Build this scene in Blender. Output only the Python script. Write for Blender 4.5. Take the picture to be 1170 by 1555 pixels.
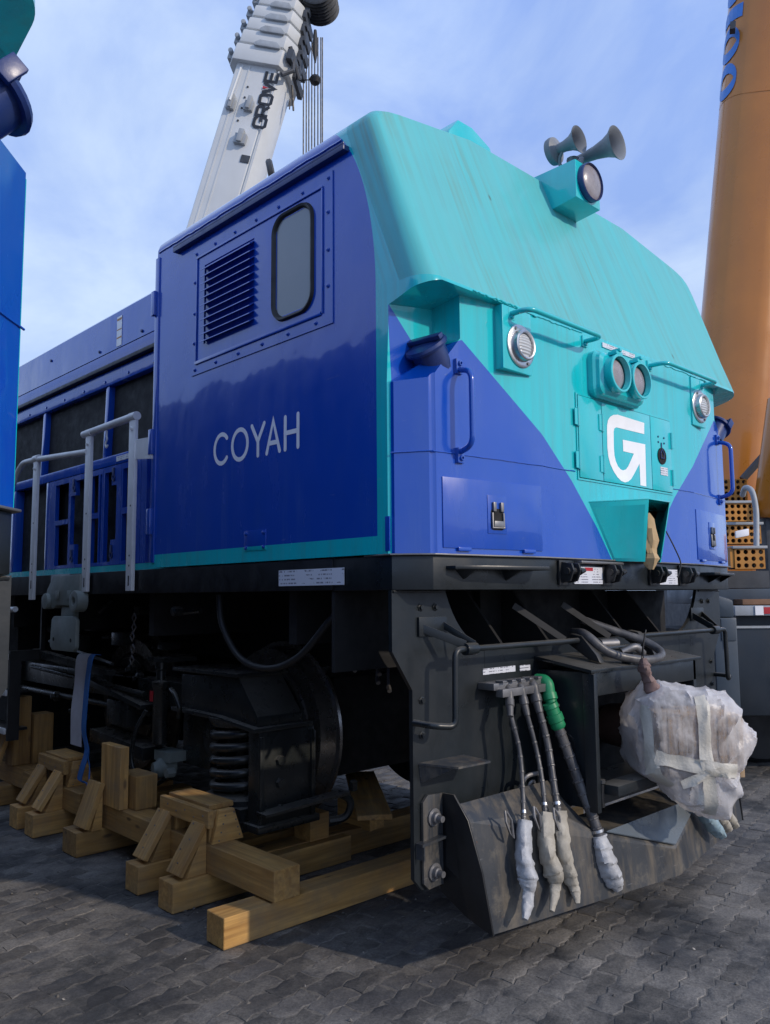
import bpy, bmesh, math, random
from mathutils import Vector, Matrix, noise
R = math.radians
random.seed(7)
for o in list(bpy.data.objects): bpy.data.objects.remove(o)
SC = bpy.context.scene
COL = SC.collection

# ------------------------------------------------------------------ camera
FOC = 1240.0                      # focal length in photo pixels (photo 1170 x 1555)
YAW, PIT, ROL = R(43.8), R(5.85), R(-.45)
CAM = Vector((-2.3028, -2.2444, 1.55))
_f = Vector((math.sin(YAW)*math.cos(PIT), math.cos(YAW)*math.cos(PIT), math.sin(PIT)))
_r = Vector((math.cos(YAW), -math.sin(YAW), 0))
_u = _r.cross(_f)
_r, _u = _r*math.cos(ROL)+_u*math.sin(ROL), _u*math.cos(ROL)-_r*math.sin(ROL)
cd = bpy.data.cameras.new('camera'); cam = bpy.data.objects.new('camera', cd); COL.objects.link(cam)
cd.sensor_fit = 'VERTICAL'; cd.sensor_height = 24.0; cd.lens = 24.0*FOC/1555.0
cd.clip_start = 0.05; cd.clip_end = 3000
cam.matrix_world = Matrix(((_r.x, _u.x, -_f.x, CAM.x), (_r.y, _u.y, -_f.y, CAM.y), (_r.z, _u.z, -_f.z, CAM.z), (0, 0, 0, 1)))
SC.camera = cam
SC.render.resolution_x = 770; SC.render.resolution_y = 1024

def ray(px, py): return _f+_r*((px-585)/FOC)-_u*((py-777.5)/FOC)
def SX(px, py, x=0.0):
    d = ray(px, py); return CAM+d*((x-CAM.x)/d.x)
def SY(px, py, y=0.0):
    d = ray(px, py); return CAM+d*((y-CAM.y)/d.y)
def SZ(px, py, z=0.0):
    d = ray(px, py); return CAM+d*((z-CAM.z)/d.z)
def PT(px, py, dep): return CAM+ray(px, py)*dep
def PROJ(p):
    d = Vector(p)-CAM; w = d.dot(_f)
    return (585+FOC*d.dot(_r)/w, 777.5-FOC*d.dot(_u)/w, w)

# ------------------------------------------------------------------ light
SUN = Vector((-.24, 1.0, -.52)).normalized()          # direction the light travels
EL = math.asin(-SUN.z)
w = bpy.data.worlds.new('World'); SC.world = w; w.use_nodes = True
nt = w.node_tree; nt.nodes.clear()
def N(nt, t, **k):
    n = nt.nodes.new(t)
    for a, b in k.items(): setattr(n, a, b)
    return n
sky = N(nt, 'ShaderNodeTexSky', sky_type='NISHITA', sun_disc=False)
sky.sun_elevation = EL; sky.sun_rotation = math.atan2(-SUN.x, -SUN.y); sky.altitude = 10
sky.air_density = 1.0; sky.dust_density = 1.2; sky.ozone_density = 2.0
tc = N(nt, 'ShaderNodeTexCoord'); mp = N(nt, 'ShaderNodeMapping'); mp.inputs['Scale'].default_value = (1.0, 1.0, 1.4)
mp.inputs['Rotation'].default_value = (.3, .2, .5)
nz = N(nt, 'ShaderNodeTexNoise'); nz.inputs['Scale'].default_value = 2.3; nz.inputs['Detail'].default_value = 6; nz.inputs['Roughness'].default_value = .5; nz.inputs['Distortion'].default_value = .35
rp = N(nt, 'ShaderNodeValToRGB'); rp.color_ramp.elements[0].position = .33; rp.color_ramp.elements[1].position = .72
rp.color_ramp.elements[0].color = (.84, .84, .84, 1); rp.color_ramp.elements[1].color = (.97, .97, .97, 1)
mx = N(nt, 'ShaderNodeMix', data_type='RGBA'); mx.inputs['B'].default_value = (5.3, 7.1, 11.9, 1)   # thin high cloud
bg = N(nt, 'ShaderNodeBackground'); bg.inputs['Strength'].default_value = .100
wo = N(nt, 'ShaderNodeOutputWorld')
L = nt.links.new
L(tc.outputs['Generated'], mp.inputs[0]); L(mp.outputs[0], nz.inputs['Vector']); L(nz.outputs['Fac'], rp.inputs[0])
nz2 = N(nt, 'ShaderNodeTexNoise'); nz2.inputs['Scale'].default_value = 2.9; nz2.inputs['Detail'].default_value = 9; nz2.inputs['Roughness'].default_value = .56; nz2.inputs['Distortion'].default_value = .3
L(mp.outputs[0], nz2.inputs['Vector'])
rp2 = N(nt, 'ShaderNodeValToRGB'); e_ = rp2.color_ramp.elements; e_[0].position = .36; e_[0].color = (.345, .495, .90, 1); e_[1].position = .62; e_[1].color = (.66, .79, 1.0, 1)
sc2 = N(nt, 'ShaderNodeMix', data_type='RGBA', blend_type='MULTIPLY'); sc2.inputs['Factor'].default_value = 1.0; sc2.inputs['B'].default_value = (10.2, 10.6, 11.2, 1)
L(nz2.outputs['Fac'], rp2.inputs[0]); L(rp2.outputs[0], sc2.inputs['A']); L(sc2.outputs['Result'], mx.inputs['B'])
L(rp.outputs[0], mx.inputs['Factor']); L(sky.outputs[0], mx.inputs['A']); L(mx.outputs['Result'], bg.inputs[0]); L(bg.outputs[0], wo.inputs[0])
sl = bpy.data.lights.new('sun', 'SUN'); sun = bpy.data.objects.new('sun', sl); COL.objects.link(sun)
sl.energy = 2.4; sl.angle = R(1.2); sl.color = (1.0, .87, .72)
sun.rotation_euler = SUN.to_track_quat('-Z', 'Y').to_euler(); sun.location = (0, -8, 12)
vs = SC.view_settings; vs.view_transform = 'Standard'; vs.look = 'None'; vs.exposure = 0.0; vs.gamma = 1.0; vs.use_curve_mapping = False

# ------------------------------------------------------------------ materials
MATS = {}
def newmat(name):
    m = bpy.data.materials.new(name); m.use_nodes = True
    t = m.node_tree; b = t.nodes['Principled BSDF']; MATS[name] = m
    return m, t, b
def objco(t, scale=(1, 1, 1)):
    c = N(t, 'ShaderNodeTexCoord'); p = N(t, 'ShaderNodeMapping'); p.inputs['Scale'].default_value = scale
    t.links.new(c.outputs['Object'], p.inputs[0]); return p.outputs[0]
def noisen(t, vec, scale, detail=4, rough=.55):
    n = N(t, 'ShaderNodeTexNoise'); n.inputs['Scale'].default_value = scale; n.inputs['Detail'].default_value = detail; n.inputs['Roughness'].default_value = rough
    t.links.new(vec, n.inputs['Vector']); return n.outputs['Fac']
def ramp(t, fac, stops):
    r = N(t, 'ShaderNodeValToRGB'); e = r.color_ramp.elements
    while len(e) < len(stops): e.new(.5)
    for i, (p, c) in enumerate(stops):
        e[i].position = p; e[i].color = (c, c, c, 1) if isinstance(c, (int, float)) else (*c, 1)
    t.links.new(fac, r.inputs[0]); return r.outputs[0]
def mixc(t, fac, a, b, blend='MIX'):
    m = N(t, 'ShaderNodeMix', data_type='RGBA', blend_type=blend)
    for s, v in (('Factor', fac), ('A', a), ('B', b)):
        if isinstance(v, (int, float)): m.inputs[s].default_value = v
        elif isinstance(v, tuple): m.inputs[s].default_value = (*v, 1)
        else: t.links.new(v, m.inputs[s])
    return m.outputs['Result']
def math_(t, op, a, b=None, c=None):
    m = N(t, 'ShaderNodeMath', operation=op)
    for i, v in enumerate((a, b, c)):
        if v is None: continue
        if isinstance(v, (int, float)): m.inputs[i].default_value = v
        else: t.links.new(v, m.inputs[i])
    return m.outputs[0]
def bump(t, b, h, strength=.2, dist=.01, prev=None):
    n = N(t, 'ShaderNodeBump'); n.inputs['Strength'].default_value = strength; n.inputs['Distance'].default_value = dist
    t.links.new(h, n.inputs['Height'])
    if prev is not None: t.links.new(prev, n.inputs['Normal'])
    t.links.new(n.outputs[0], b.inputs['Normal']); return n.outputs[0]
def simple(name, col, rough=.5, metal=0.0, var=.25, scale=6.0, dust=0.0, dustcol=(.22, .19, .15), bmp=.08, coat=0.0, bscale=60, spec=.5, top=0.0):
    """painted / cast surface: uneven colour, uneven gloss, dust film that gathers in patches"""
    m, t, b = newmat(name); v = objco(t)
    n1 = noisen(t, v, scale, 5, .6)
    c = mixc(t, ramp(t, n1, [(.3, 0.0), (.7, 1.0)]), tuple(x*(1-var) for x in col), tuple(min(1, x*(1+var)) for x in col))
    if dust:
        v2 = objco(t, (1, 1, .35)); n2 = noisen(t, v2, scale*.8, 6, .65)
        c = mixc(t, math_(t, 'MULTIPLY', ramp(t, n2, [(.42, 0.0), (.72, 1.0)]), dust), c, dustcol)
    if top:      # dust settled on faces that look up
        ge = N(t, 'ShaderNodeNewGeometry'); se = N(t, 'ShaderNodeSeparateXYZ'); t.links.new(ge.outputs['Normal'], se.inputs[0])
        c = mixc(t, math_(t, 'MULTIPLY', ramp(t, se.outputs[2], [(.45, 0.0), (.95, 1.0)]), math_(t, 'MULTIPLY_ADD', noisen(t, v, 11, 5, .6), top, top*.4)), c, (.20, .185, .16))
    t.links.new(c, b.inputs['Base Color'])
    rr = ramp(t, noisen(t, v, scale*2.3, 4), [(.3, max(0, rough-.1)), (.7, min(1, rough+.12))])
    t.links.new(rr, b.inputs['Roughness']); b.inputs['Metallic'].default_value = metal
    b.inputs['Specular IOR Level'].default_value = spec
    if coat: b.inputs['Coat Weight'].default_value = coat; b.inputs['Coat Roughness'].default_value = .08
    if bmp: bump(t, b, noisen(t, v, bscale, 3), bmp, .004)
    return m
BLUE = (.0015, .066, .450); TEAL = (.003, .540, .590)

def paint(name, mode):
    """glossy railway enamel. mode 'hull' carries the two-colour livery of the nose."""
    m, t, b = newmat(name); v = objco(t)
    if mode == 'hull':
        c = N(t, 'ShaderNodeTexCoord'); s = N(t, 'ShaderNodeSeparateXYZ'); t.links.new(c.outputs['Object'], s.inputs[0])
        x, y, z = s.outputs
        xs = math_(t, 'SUBTRACT', 1.5, math_(t, 'ABSOLUTE', x))
        fc = N(t, 'ShaderNodeFloatCurve'); cv = fc.mapping.curves[0]
        pts = [(0, 2.76), (.14, 2.625), (.25, 2.62), (.29, 2.635), (.56, 2.43), (.78, 2.262), (.99, 2.085), (1.2, 1.87), (1.34, 1.70), (1.5, 1.50)]
        P = [(a/1.5, (q-1.5)/1.5) for a, q in pts]
        cv.points[0].location = P[0]; cv.points[1].location = P[-1]
        for q in P[1:-1]: cv.points.new(*q)
        for q in cv.points: q.handle_type = 'VECTOR'
        fc.mapping.update()
        t.links.new(math_(t, 'DIVIDE', xs, 1.5), fc.inputs['Value'])
        lim = math_(t, 'MULTIPLY_ADD', fc.outputs[0], 1.5, 1.5)
        front = math_(t, 'LESS_THAN', z, lim)
        tt = math_(t, 'MINIMUM', math_(t, 'MAXIMUM', math_(t, 'DIVIDE', math_(t, 'SUBTRACT', z, 2.85), .87), 0.0), 1.0)
        arc = math_(t, 'SQRT', math_(t, 'SUBTRACT', 1.0, math_(t, 'MULTIPLY', tt, tt)))
        yb = math_(t, 'MULTIPLY_ADD', math_(t, 'SUBTRACT', 1.0, arc), .42, .203)
        side = math_(t, 'MULTIPLY', math_(t, 'GREATER_THAN', y, yb), math_(t, 'GREATER_THAN', z, 1.795))
        isside = math_(t, 'GREATER_THAN', y, .128)
        mask = math_(t, 'ADD', math_(t, 'MULTIPLY', isside, side), math_(t, 'MULTIPLY', math_(t, 'SUBTRACT', 1.0, isside), front))
        # faded, chalky teal on the weathered slope; run-off streaks and rust spots
        ysh = math_(t, 'MULTIPLY_ADD', math_(t, 'MAXIMUM', math_(t, 'SUBTRACT', z, 2.85), 0.0), -.37, y)
        def run(k, kz):
            cc = N(t, 'ShaderNodeCombineXYZ')
            t.links.new(math_(t, 'MULTIPLY', x, k), cc.inputs[0]); t.links.new(math_(t, 'MULTIPLY', ysh, k), cc.inputs[1]); t.links.new(math_(t, 'MULTIPLY', z, kz), cc.inputs[2]); return cc.outputs[0]
        st = noisen(t, run(26, .9), 1.0, 4, .6); st2 = noisen(t, run(9, .8), 1.0, 3, .5)
        teal = mixc(t, math_(t, 'MULTIPLY', ramp(t, st, [(.46, 0.0), (.70, 1.0)]), .42), TEAL, (.05, .33, .32))
        slope = math_(t, 'MULTIPLY', math_(t, 'GREATER_THAN', z, 2.845), math_(t, 'LESS_THAN', math_(t, 'SUBTRACT', y, math_(t, 'MULTIPLY', math_(t, 'SUBTRACT', z, 2.845), .42)), .06))
        teal = mixc(t, math_(t, 'MULTIPLY', slope, math_(t, 'MULTIPLY_ADD', st2, .5, .28)), teal, (.15, .43, .43))
        teal = mixc(t, math_(t, 'MULTIPLY', math_(t, 'MULTIPLY', slope, math_(t, 'MULTIPLY', ramp(t, noisen(t, run(30, .45), 1.0, 4, .6), [(.46, 0.0), (.66, 1.0)]), ramp(t, noisen(t, objco(t, (1.3, 1.3, .8)), 1.3, 4, .6), [(.44, .12), (.62, 1.0)]))), .5), teal, (.14, .25, .18))
        rv = N(t, 'ShaderNodeTexVoronoi'); rv.inputs['Scale'].default_value = 1.0; t.links.new(objco(t, (5, 5, 1.6)), rv.inputs['Vector'])
        teal = mixc(t, math_(t, 'MULTIPLY', slope, ramp(t, rv.outputs['Distance'], [(.025, .75), (.055, 0.0)])), teal, (.05, .10, .07))
        base = mixc(t, mask, teal, BLUE)
    else:
        base = BLUE if mode == 'blue' else TEAL
        base = mixc(t, ramp(t, noisen(t, objco(t, (10, 10, 1)), 1.0, 4), [(.4, 0.0), (.75, .25)]), base, (.015, .07, .30) if mode == 'blue' else (.05, .30, .29))
    dn = noisen(t, objco(t, (6, 6, 1.5)), 1.0, 6, .65)
    base = mixc(t, ramp(t, dn, [(.5, 0.0), (.8, .14)]), base, (.09, .17, .30))
    base = mixc(t, math_(t, 'MULTIPLY', ramp(t, noisen(t, objco(t, (11, 11, .7)), 1.0, 5, .62), [(.56, 0.0), (.74, 1.0)]), ramp(t, noisen(t, v, 1.4, 3), [(.45, 0.0), (.6, .16)])), base, (.20, .30, .46))     # dried rain runs
    base = mixc(t, ramp(t, noisen(t, objco(t, (7, 7, 34)), 1.0, 4, .6), [(.70, 0.0), (.76, .14)]), base, (.25, .32, .45))    # hand scuffs
    t.links.new(base, b.inputs['Base Color'])
    rr = ramp(t, noisen(t, objco(t, (3, 3, 1)), 2.0, 5, .6), [(.35, .16), (.75, .34)])
    if mode == 'hull': rr = mixc(t, slope, rr, (.5, .5, .5))
    t.links.new(rr, b.inputs['Roughness'])
    b.inputs['Coat Weight'].default_value = .85; b.inputs['Coat IOR'].default_value = 1.52
    if mode == 'hull': t.links.new(math_(t, 'MULTIPLY_ADD', slope, -.7, .85), b.inputs['Coat Weight'])
    b.inputs['Coat Roughness'].default_value = .05
    n1 = bump(t, b, noisen(t, v, 2.3, 3, .45), .30, .025)           # sheet waviness
    bump(t, b, noisen(t, v, 260, 2), .02, .001, n1)               # orange peel
    cn = N(t, 'ShaderNodeBump'); cn.inputs['Strength'].default_value = .30; cn.inputs['Distance'].default_value = .025
    t.links.new(noisen(t, v, 2.3, 3, .45), cn.inputs['Height']); t.links.new(cn.outputs[0], b.inputs['Coat Normal'])
    return m
paint('hull_paint', 'hull'); paint('blue_paint', 'blue'); paint('teal_paint', 'teal')
simple('dark_blue_paint', (.008, .028, .14), .35, var=.2, dust=.2, dustcol=(.15, .16, .2))
simple('chassis_black', (.010, .011, .013), .40, dust=.30, dustcol=(.045, .045, .045), top=.5)
simple('chassis_grey', (.0080, .0120, .0155), .34, var=.25, dust=.40, dustcol=(.038, .039, .038), scale=3.5, top=.5)
simple('bogie_black', (.014, .017, .018), .30, dust=.30, dustcol=(.055, .055, .05), scale=5, top=.75)
def mat_plough():
    m, t, b = newmat('plough_grey'); v = objco(t)
    c = mixc(t, ramp(t, noisen(t, v, 3, 5, .6), [(.3, 0.0), (.7, 1.0)]), (.026, .030, .036), (.048, .052, .058))
    st = noisen(t, objco(t, (13, 13, 1.0)), 1.0, 5, .65)
    c = mixc(t, ramp(t, st, [(.46, 0.0), (.66, .85)]), c, (.125, .105, .080))                       # mud and dust washed down the face
    c = mixc(t, ramp(t, noisen(t, v, 5.5, 7, .7), [(.52, 0.0), (.66, .7)]), c, (.155, .135, .105))
    c = mixc(t, ramp(t, noisen(t, objco(t, (40, 8, 40)), 1.0, 4, .7), [(.66, 0.0), (.72, .8)]), c, (.11, .045, .02))   # rust chips
    c = mixc(t, ramp(t, noisen(t, objco(t, (2, 60, 90)), 1.0, 2, .5), [(.72, 0.0), (.78, .5)]), c, (.20, .20, .20))     # scratches
    t.links.new(c, b.inputs['Base Color'])
    t.links.new(ramp(t, noisen(t, v, 7, 5), [(.3, .28), (.7, .6)]), b.inputs['Roughness'])
    n1 = bump(t, b, noisen(t, v, 2.5, 3), .25, .02); bump(t, b, noisen(t, v, 70, 4), .2, .003, n1)
mat_plough()
simple('plough_sky_sheen', (.10, .125, .15), .30, var=.2, dust=.35, dustcol=(.16, .15, .135), scale=4)  # paler plough colour with the sky's reflection painted into it
simple('wheel_steel', (.26, .24, .22), .28, metal=.75, var=.35)
simple('bright_steel', (.55, .55, .56), .32, metal=.95, var=.2)
simple('dull_steel', (.22, .22, .23), .45, metal=.7, var=.3, dust=.3)
simple('white_rail_paint', (.72, .73, .74), .38, var=.10, dust=.22, dustcol=(.3, .29, .27))
simple('white_lettering', (.88, .88, .90), .4, var=.06, scale=9)
simple('grey_casting', (.17, .20, .19), .55, var=.25, dust=.3)
simple('rubber_black', (.012, .012, .013), .55, bmp=.05)
simple('hose_grey', (.060, .060, .066), .42, var=.3, dust=.6, dustcol=(.19, .18, .17), scale=20)
simple('green_plastic', (.010, .22, .09), .45, var=.2, dust=.12)
simple('horn_grey', (.20, .22, .25), .5, var=.2, dust=.3, dustcol=(.3, .3, .3))
simple('screen_dark', (.006, .007, .008), .7, bmp=.4, bscale=400)
simple('interior_dark', (.006, .006, .007), .8, bmp=0)
simple('coupler_rust', (.060, .030, .022), .6, var=.4, dust=.3, dustcol=(.12, .08, .06))
simple('crane_white', (.62, .64, .65), .4, var=.06, dust=.25, dustcol=(.42, .42, .40), scale=1.2)
simple('crane_dark', (.05, .055, .065), .5, var=.3)
simple('crane_orange', (.52, .185, .020), .30, var=.12, dust=.35, dustcol=(.25, .10, .04), scale=1.2, coat=.4)
simple('step_orange', (.52, .22, .030), .5, var=.2, dust=.4, dustcol=(.32, .18, .07))
simple('crane_letter_blue', (.035, .20, .62), .4, var=.12)
simple('letter_black', (.020, .021, .026), .4, var=.2)
simple('red_mark', (.45, .02, .03), .4, var=.15)
simple('navy_panel', (.011, .019, .030), .42, var=.25, dust=.25, dustcol=(.06, .065, .07), scale=2)
simple('cabinet_blue_grey', (.042, .062, .088), .42, var=.2, dust=.3, dustcol=(.12, .13, .14), scale=2)
simple('light_grey_metal', (.36, .39, .42), .45, var=.15, dust=.3)
simple('plank_brown', (.22, .12, .07), .8, var=.3)
simple('strap_white', (.50, .50, .56), .85, var=.12, bscale=300, bmp=.3)
simple('strap_blue', (.016, .13, .42), .8, var=.2, bscale=300, bmp=.3)
simple('cardboard', (.42, .29, .17), .85, var=.2)
simple('kraft_paper', (.46, .33, .18), .85, var=.2)
simple('cream_tape', (.58, .55, .48), .45, var=.12, scale=14, dust=.35, dustcol=(.30, .27, .22), bmp=.55, bscale=85)
simple('dirty_tape', (.40, .37, .31), .6, var=.22, scale=16, dust=.45, dustcol=(.20, .17, .13), bmp=.55, bscale=85)
simple('pale_blue_tape', (.26, .38, .44), .5, var=.2, scale=16, dust=.3, bmp=.55, bscale=85)
simple('grey_tape', (.42, .43, .45), .5, var=.18, scale=14, dust=.35, dustcol=(.25, .23, .20), bmp=.55, bscale=85)
simple('dusty_pink_paper', (.20, .13, .115), .7, var=.3)
simple('cable_black', (.01, .01, .012), .5)
simple('warm_lens', (.30, .27, .29), .25, var=.25, scale=14, dust=.4, dustcol=(.36, .34, .33))

def mat_lens():
    m, t, b = newmat('ribbed_lens'); v = objco(t)
    wv = N(t, 'ShaderNodeTexWave', wave_type='BANDS', bands_direction='Z'); wv.inputs['Scale'].default_value = 22
    t.links.new(v, wv.inputs['Vector'])
    t.links.new(mixc(t, wv.outputs['Fac'], (.40, .42, .44), (.62, .64, .66)), b.inputs['Base Color'])
    b.inputs['Roughness'].default_value = .22; bump(t, b, wv.outputs['Fac'], .5, .006)
mat_lens()
def mat_glass():
    m, t, b = newmat('window_glass'); v = objco(t)
    n = noisen(t, v, 3, 5)
    t.links.new(mixc(t, n, (.19, .22, .22), (.26, .28, .28)), b.inputs['Base Color'])
    b.inputs['Roughness'].default_value = .12; b.inputs['Coat Weight'].default_value = .3; b.inputs['Specular IOR Level'].default_value = .55
mat_glass()
def mat_label(name, rows, red=None):
    """white sticker with rows of small illegible print"""
    m, t, b = newmat(name); c = N(t, 'ShaderNodeTexCoord'); s = N(t, 'ShaderNodeSeparateXYZ'); t.links.new(c.outputs['Object'], s.inputs[0])
    zz = math_(t, 'FRACT', math_(t, 'MULTIPLY', s.outputs[2], rows))
    line = math_(t, 'MULTIPLY', math_(t, 'GREATER_THAN', zz, .35), math_(t, 'LESS_THAN', zz, .72))
    cell = N(t, 'ShaderNodeTexNoise'); cell.inputs['Scale'].default_value = 1; cell.inputs['Detail'].default_value = 1
    mp_ = N(t, 'ShaderNodeMapping'); mp_.inputs['Scale'].default_value = (150, 150, 30); t.links.new(c.outputs['Object'], mp_.inputs[0]); t.links.new(mp_.outputs[0], cell.inputs['Vector'])
    blk = N(t, 'ShaderNodeTexNoise'); blk.inputs['Scale'].default_value = 1; blk.inputs['Detail'].default_value = 0
    mp2 = N(t, 'ShaderNodeMapping'); mp2.inputs['Scale'].default_value = (16, 16, 12); t.links.new(c.outputs['Object'], mp2.inputs[0]); t.links.new(mp2.outputs[0], blk.inputs['Vector'])
    ink = math_(t, 'MULTIPLY', math_(t, 'MULTIPLY', line, math_(t, 'GREATER_THAN', cell.outputs['Fac'], .46)), math_(t, 'GREATER_THAN', blk.outputs['Fac'], .47))
    t.links.new(mixc(t, math_(t, 'MULTIPLY', ink, .8), (.66, .68, .74), (.10, .10, .14)), b.inputs['Base Color']); b.inputs['Roughness'].default_value = .45
mat_label('label_print', 55); mat_label('label_fine', 80)

simple('dirty_tape_flat', (.34, .31, .27), .7, var=.3)
def mat_wood():
    m, t, b = newmat('pine_timber')
    oi = N(t, 'ShaderNodeObjectInfo')
    c = N(t, 'ShaderNodeTexCoord'); a = N(t, 'ShaderNodeVectorMath', operation='ADD'); sc_ = N(t, 'ShaderNodeVectorMath', operation='SCALE'); sc_.inputs['Scale'].default_value = 7.0
    cb = N(t, 'ShaderNodeCombineXYZ')
    for i in range(3): t.links.new(oi.outputs['Random'], cb.inputs[i])
    t.links.new(cb.outputs[0], sc_.inputs[0]); t.links.new(c.outputs['Object'], a.inputs[0]); t.links.new(sc_.outputs[0], a.inputs[1])
    mp_ = N(t, 'ShaderNodeMapping'); mp_.inputs['Scale'].default_value = (1.2, 14, 14); t.links.new(a.outputs[0], mp_.inputs[0])
    g = N(t, 'ShaderNodeTexNoise'); g.inputs['Scale'].default_value = 1.6; g.inputs['Detail'].default_value = 6; g.inputs['Distortion'].default_value = .8; t.links.new(mp_.outputs[0], g.inputs['Vector'])
    mp2 = N(t, 'ShaderNodeMapping'); mp2.inputs['Scale'].default_value = (3, 70, 70); t.links.new(a.outputs[0], mp2.inputs[0])
    g2 = N(t, 'ShaderNodeTexNoise'); g2.inputs['Scale'].default_value = 1; g2.inputs['Detail'].default_value = 3; t.links.new(mp2.outputs[0], g2.inputs['Vector'])
    col = mixc(t, ramp(t, g.outputs['Fac'], [(.3, 0.0), (.7, 1.0)]), (.64, .375, .120), (.40, .205, .055))
    col = mixc(t, ramp(t, g2.outputs['Fac'], [(.45, 0.0), (.75, .5)]), col, (.20, .11, .045))
    kv = N(t, 'ShaderNodeTexVoronoi'); kv.inputs['Scale'].default_value = 1; mp3 = N(t, 'ShaderNodeMapping'); mp3.inputs['Scale'].default_value = (3.2, 9, 9); t.links.new(a.outputs[0], mp3.inputs[0]); t.links.new(mp3.outputs[0], kv.inputs['Vector'])
    col = mixc(t, ramp(t, kv.outputs['Distance'], [(.06, .8), (.13, 0.0)]), col, (.08, .035, .015))
    dirt = noisen(t, a.outputs[0], 5, 5, .65)
    col = mixc(t, ramp(t, dirt, [(.42, 0.0), (.75, .7)]), col, (.24, .175, .105))
    br = math_(t, 'MULTIPLY_ADD', oi.outputs['Random'], .6, .68)
    hs = N(t, 'ShaderNodeHueSaturation'); t.links.new(br, hs.inputs['Value']); t.links.new(col, hs.inputs['Color'])
    t.links.new(hs.outputs[0], b.inputs['Base Color']); b.inputs['Roughness'].default_value = .72
    bump(t, b, g2.outputs['Fac'], .35, .004)
mat_wood()
def mat_film():
    m, t, b = newmat('plastic_film'); v = objco(t)
    out = t.nodes['Material Output']
    b.inputs['Base Color'].default_value = (.82, .81, .82, 1); b.inputs['Roughness'].default_value = .24
    n = noisen(t, v, 14, 5, .6); n2 = noisen(t, objco(t, (60, 60, 8)), 1, 3)
    nb = noisen(t, objco(t, (1, 1, .6)), 38, 4, .6); n1_ = bump(t, b, n, .5, .02); bump(t, b, nb, .35, .006, n1_)
    tr = N(t, 'ShaderNodeBsdfTransparent'); tl = N(t, 'ShaderNodeBsdfTranslucent'); tl.inputs[0].default_value = (.82, .79, .80, 1)
    m1 = N(t, 'ShaderNodeMixShader'); m1.inputs[0].default_value = .35; t.links.new(b.outputs[0], m1.inputs[1]); t.links.new(tl.outputs[0], m1.inputs[2])
    m2 = N(t, 'ShaderNodeMixShader'); lw = N(t, 'ShaderNodeLayerWeight'); lw.inputs[0].default_value = .45
    thin = ramp(t, lw.outputs['Facing'], [(.05, 1.0), (.55, .12)])
    t.links.new(math_(t, 'MULTIPLY', ramp(t, math_(t, 'ADD', math_(t, 'MULTIPLY', n, .6), math_(t, 'MULTIPLY', n2, .4)), [(.38, .80), (.62, .38)]), thin), m2.inputs[0])
    t.links.new(m1.outputs[0], m2.inputs[1]); t.links.new(tr.outputs[0], m2.inputs[2]); t.links.new(m2.outputs[0], out.inputs[0])
mat_film()
def mat_paver(name, sheet=False):
    m, t, b = newmat(name)
    g = N(t, 'ShaderNodeNewGeometry'); P = g.outputs['Position']
    oi = N(t, 'ShaderNodeObjectInfo')
    def nz_(s, d=5, r=.6):
        n = N(t, 'ShaderNodeTexNoise'); n.inputs['Scale'].default_value = s; n.inputs['Detail'].default_value = d; n.inputs['Roughness'].default_value = r; t.links.new(P, n.inputs['Vector']); return n.outputs['Fac']
    big = nz_(.9, 4); mid = nz_(7, 6, .7); fine = nz_(90, 4, .7); sp = nz_(240, 2)
    a, c2 = ((.125, .118, .114), (.070, .068, .070)) if not sheet else ((.19, .172, .148), (.135, .123, .110))
    col = mixc(t, ramp(t, mid, [(.33, 0.0), (.66, 1.0)]), a, c2)
    col = mixc(t, ramp(t, big, [(.47, 0.0), (.56, .8)]), col, (.050, .052, .055))      # old oil and water stains
    col = mixc(t, ramp(t, nz_(1.5, 8, .72), [(.44, 0.0), (.60, .88)]), col, (.25, .232, .208))   # trodden-in dust
    col = mixc(t, ramp(t, fine, [(.35, .5), (.6, 0.0)]), col, (.035, .034, .034))
    col = mixc(t, ramp(t, sp, [(.66, 0.0), (.76, .7)]), col, (.24, .225, .205))
    if not sheet:
        at = N(t, 'ShaderNodeAttribute', attribute_name='tone'); 
        br = math_(t, 'MULTIPLY_ADD', math_(t, 'FRACT', math_(t, 'ADD', oi.outputs['Random'], at.outputs['Fac'])), .55, .66)
        hs = N(t, 'ShaderNodeHueSaturation'); t.links.new(br, hs.inputs['Value']); t.links.new(col, hs.inputs['Color']); col = hs.outputs[0]
    t.links.new(col, b.inputs['Base Color'])
    t.links.new(ramp(t, mid, [(.3, .62), (.7, .92)]), b.inputs['Roughness']); b.inputs['Specular IOR Level'].default_value = .35
    n1 = bump(t, b, mid, .5, .012); bump(t, b, fine, .5, .004, n1)
mat_paver('paver_concrete'); mat_paver('joint_sand', True)

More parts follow.
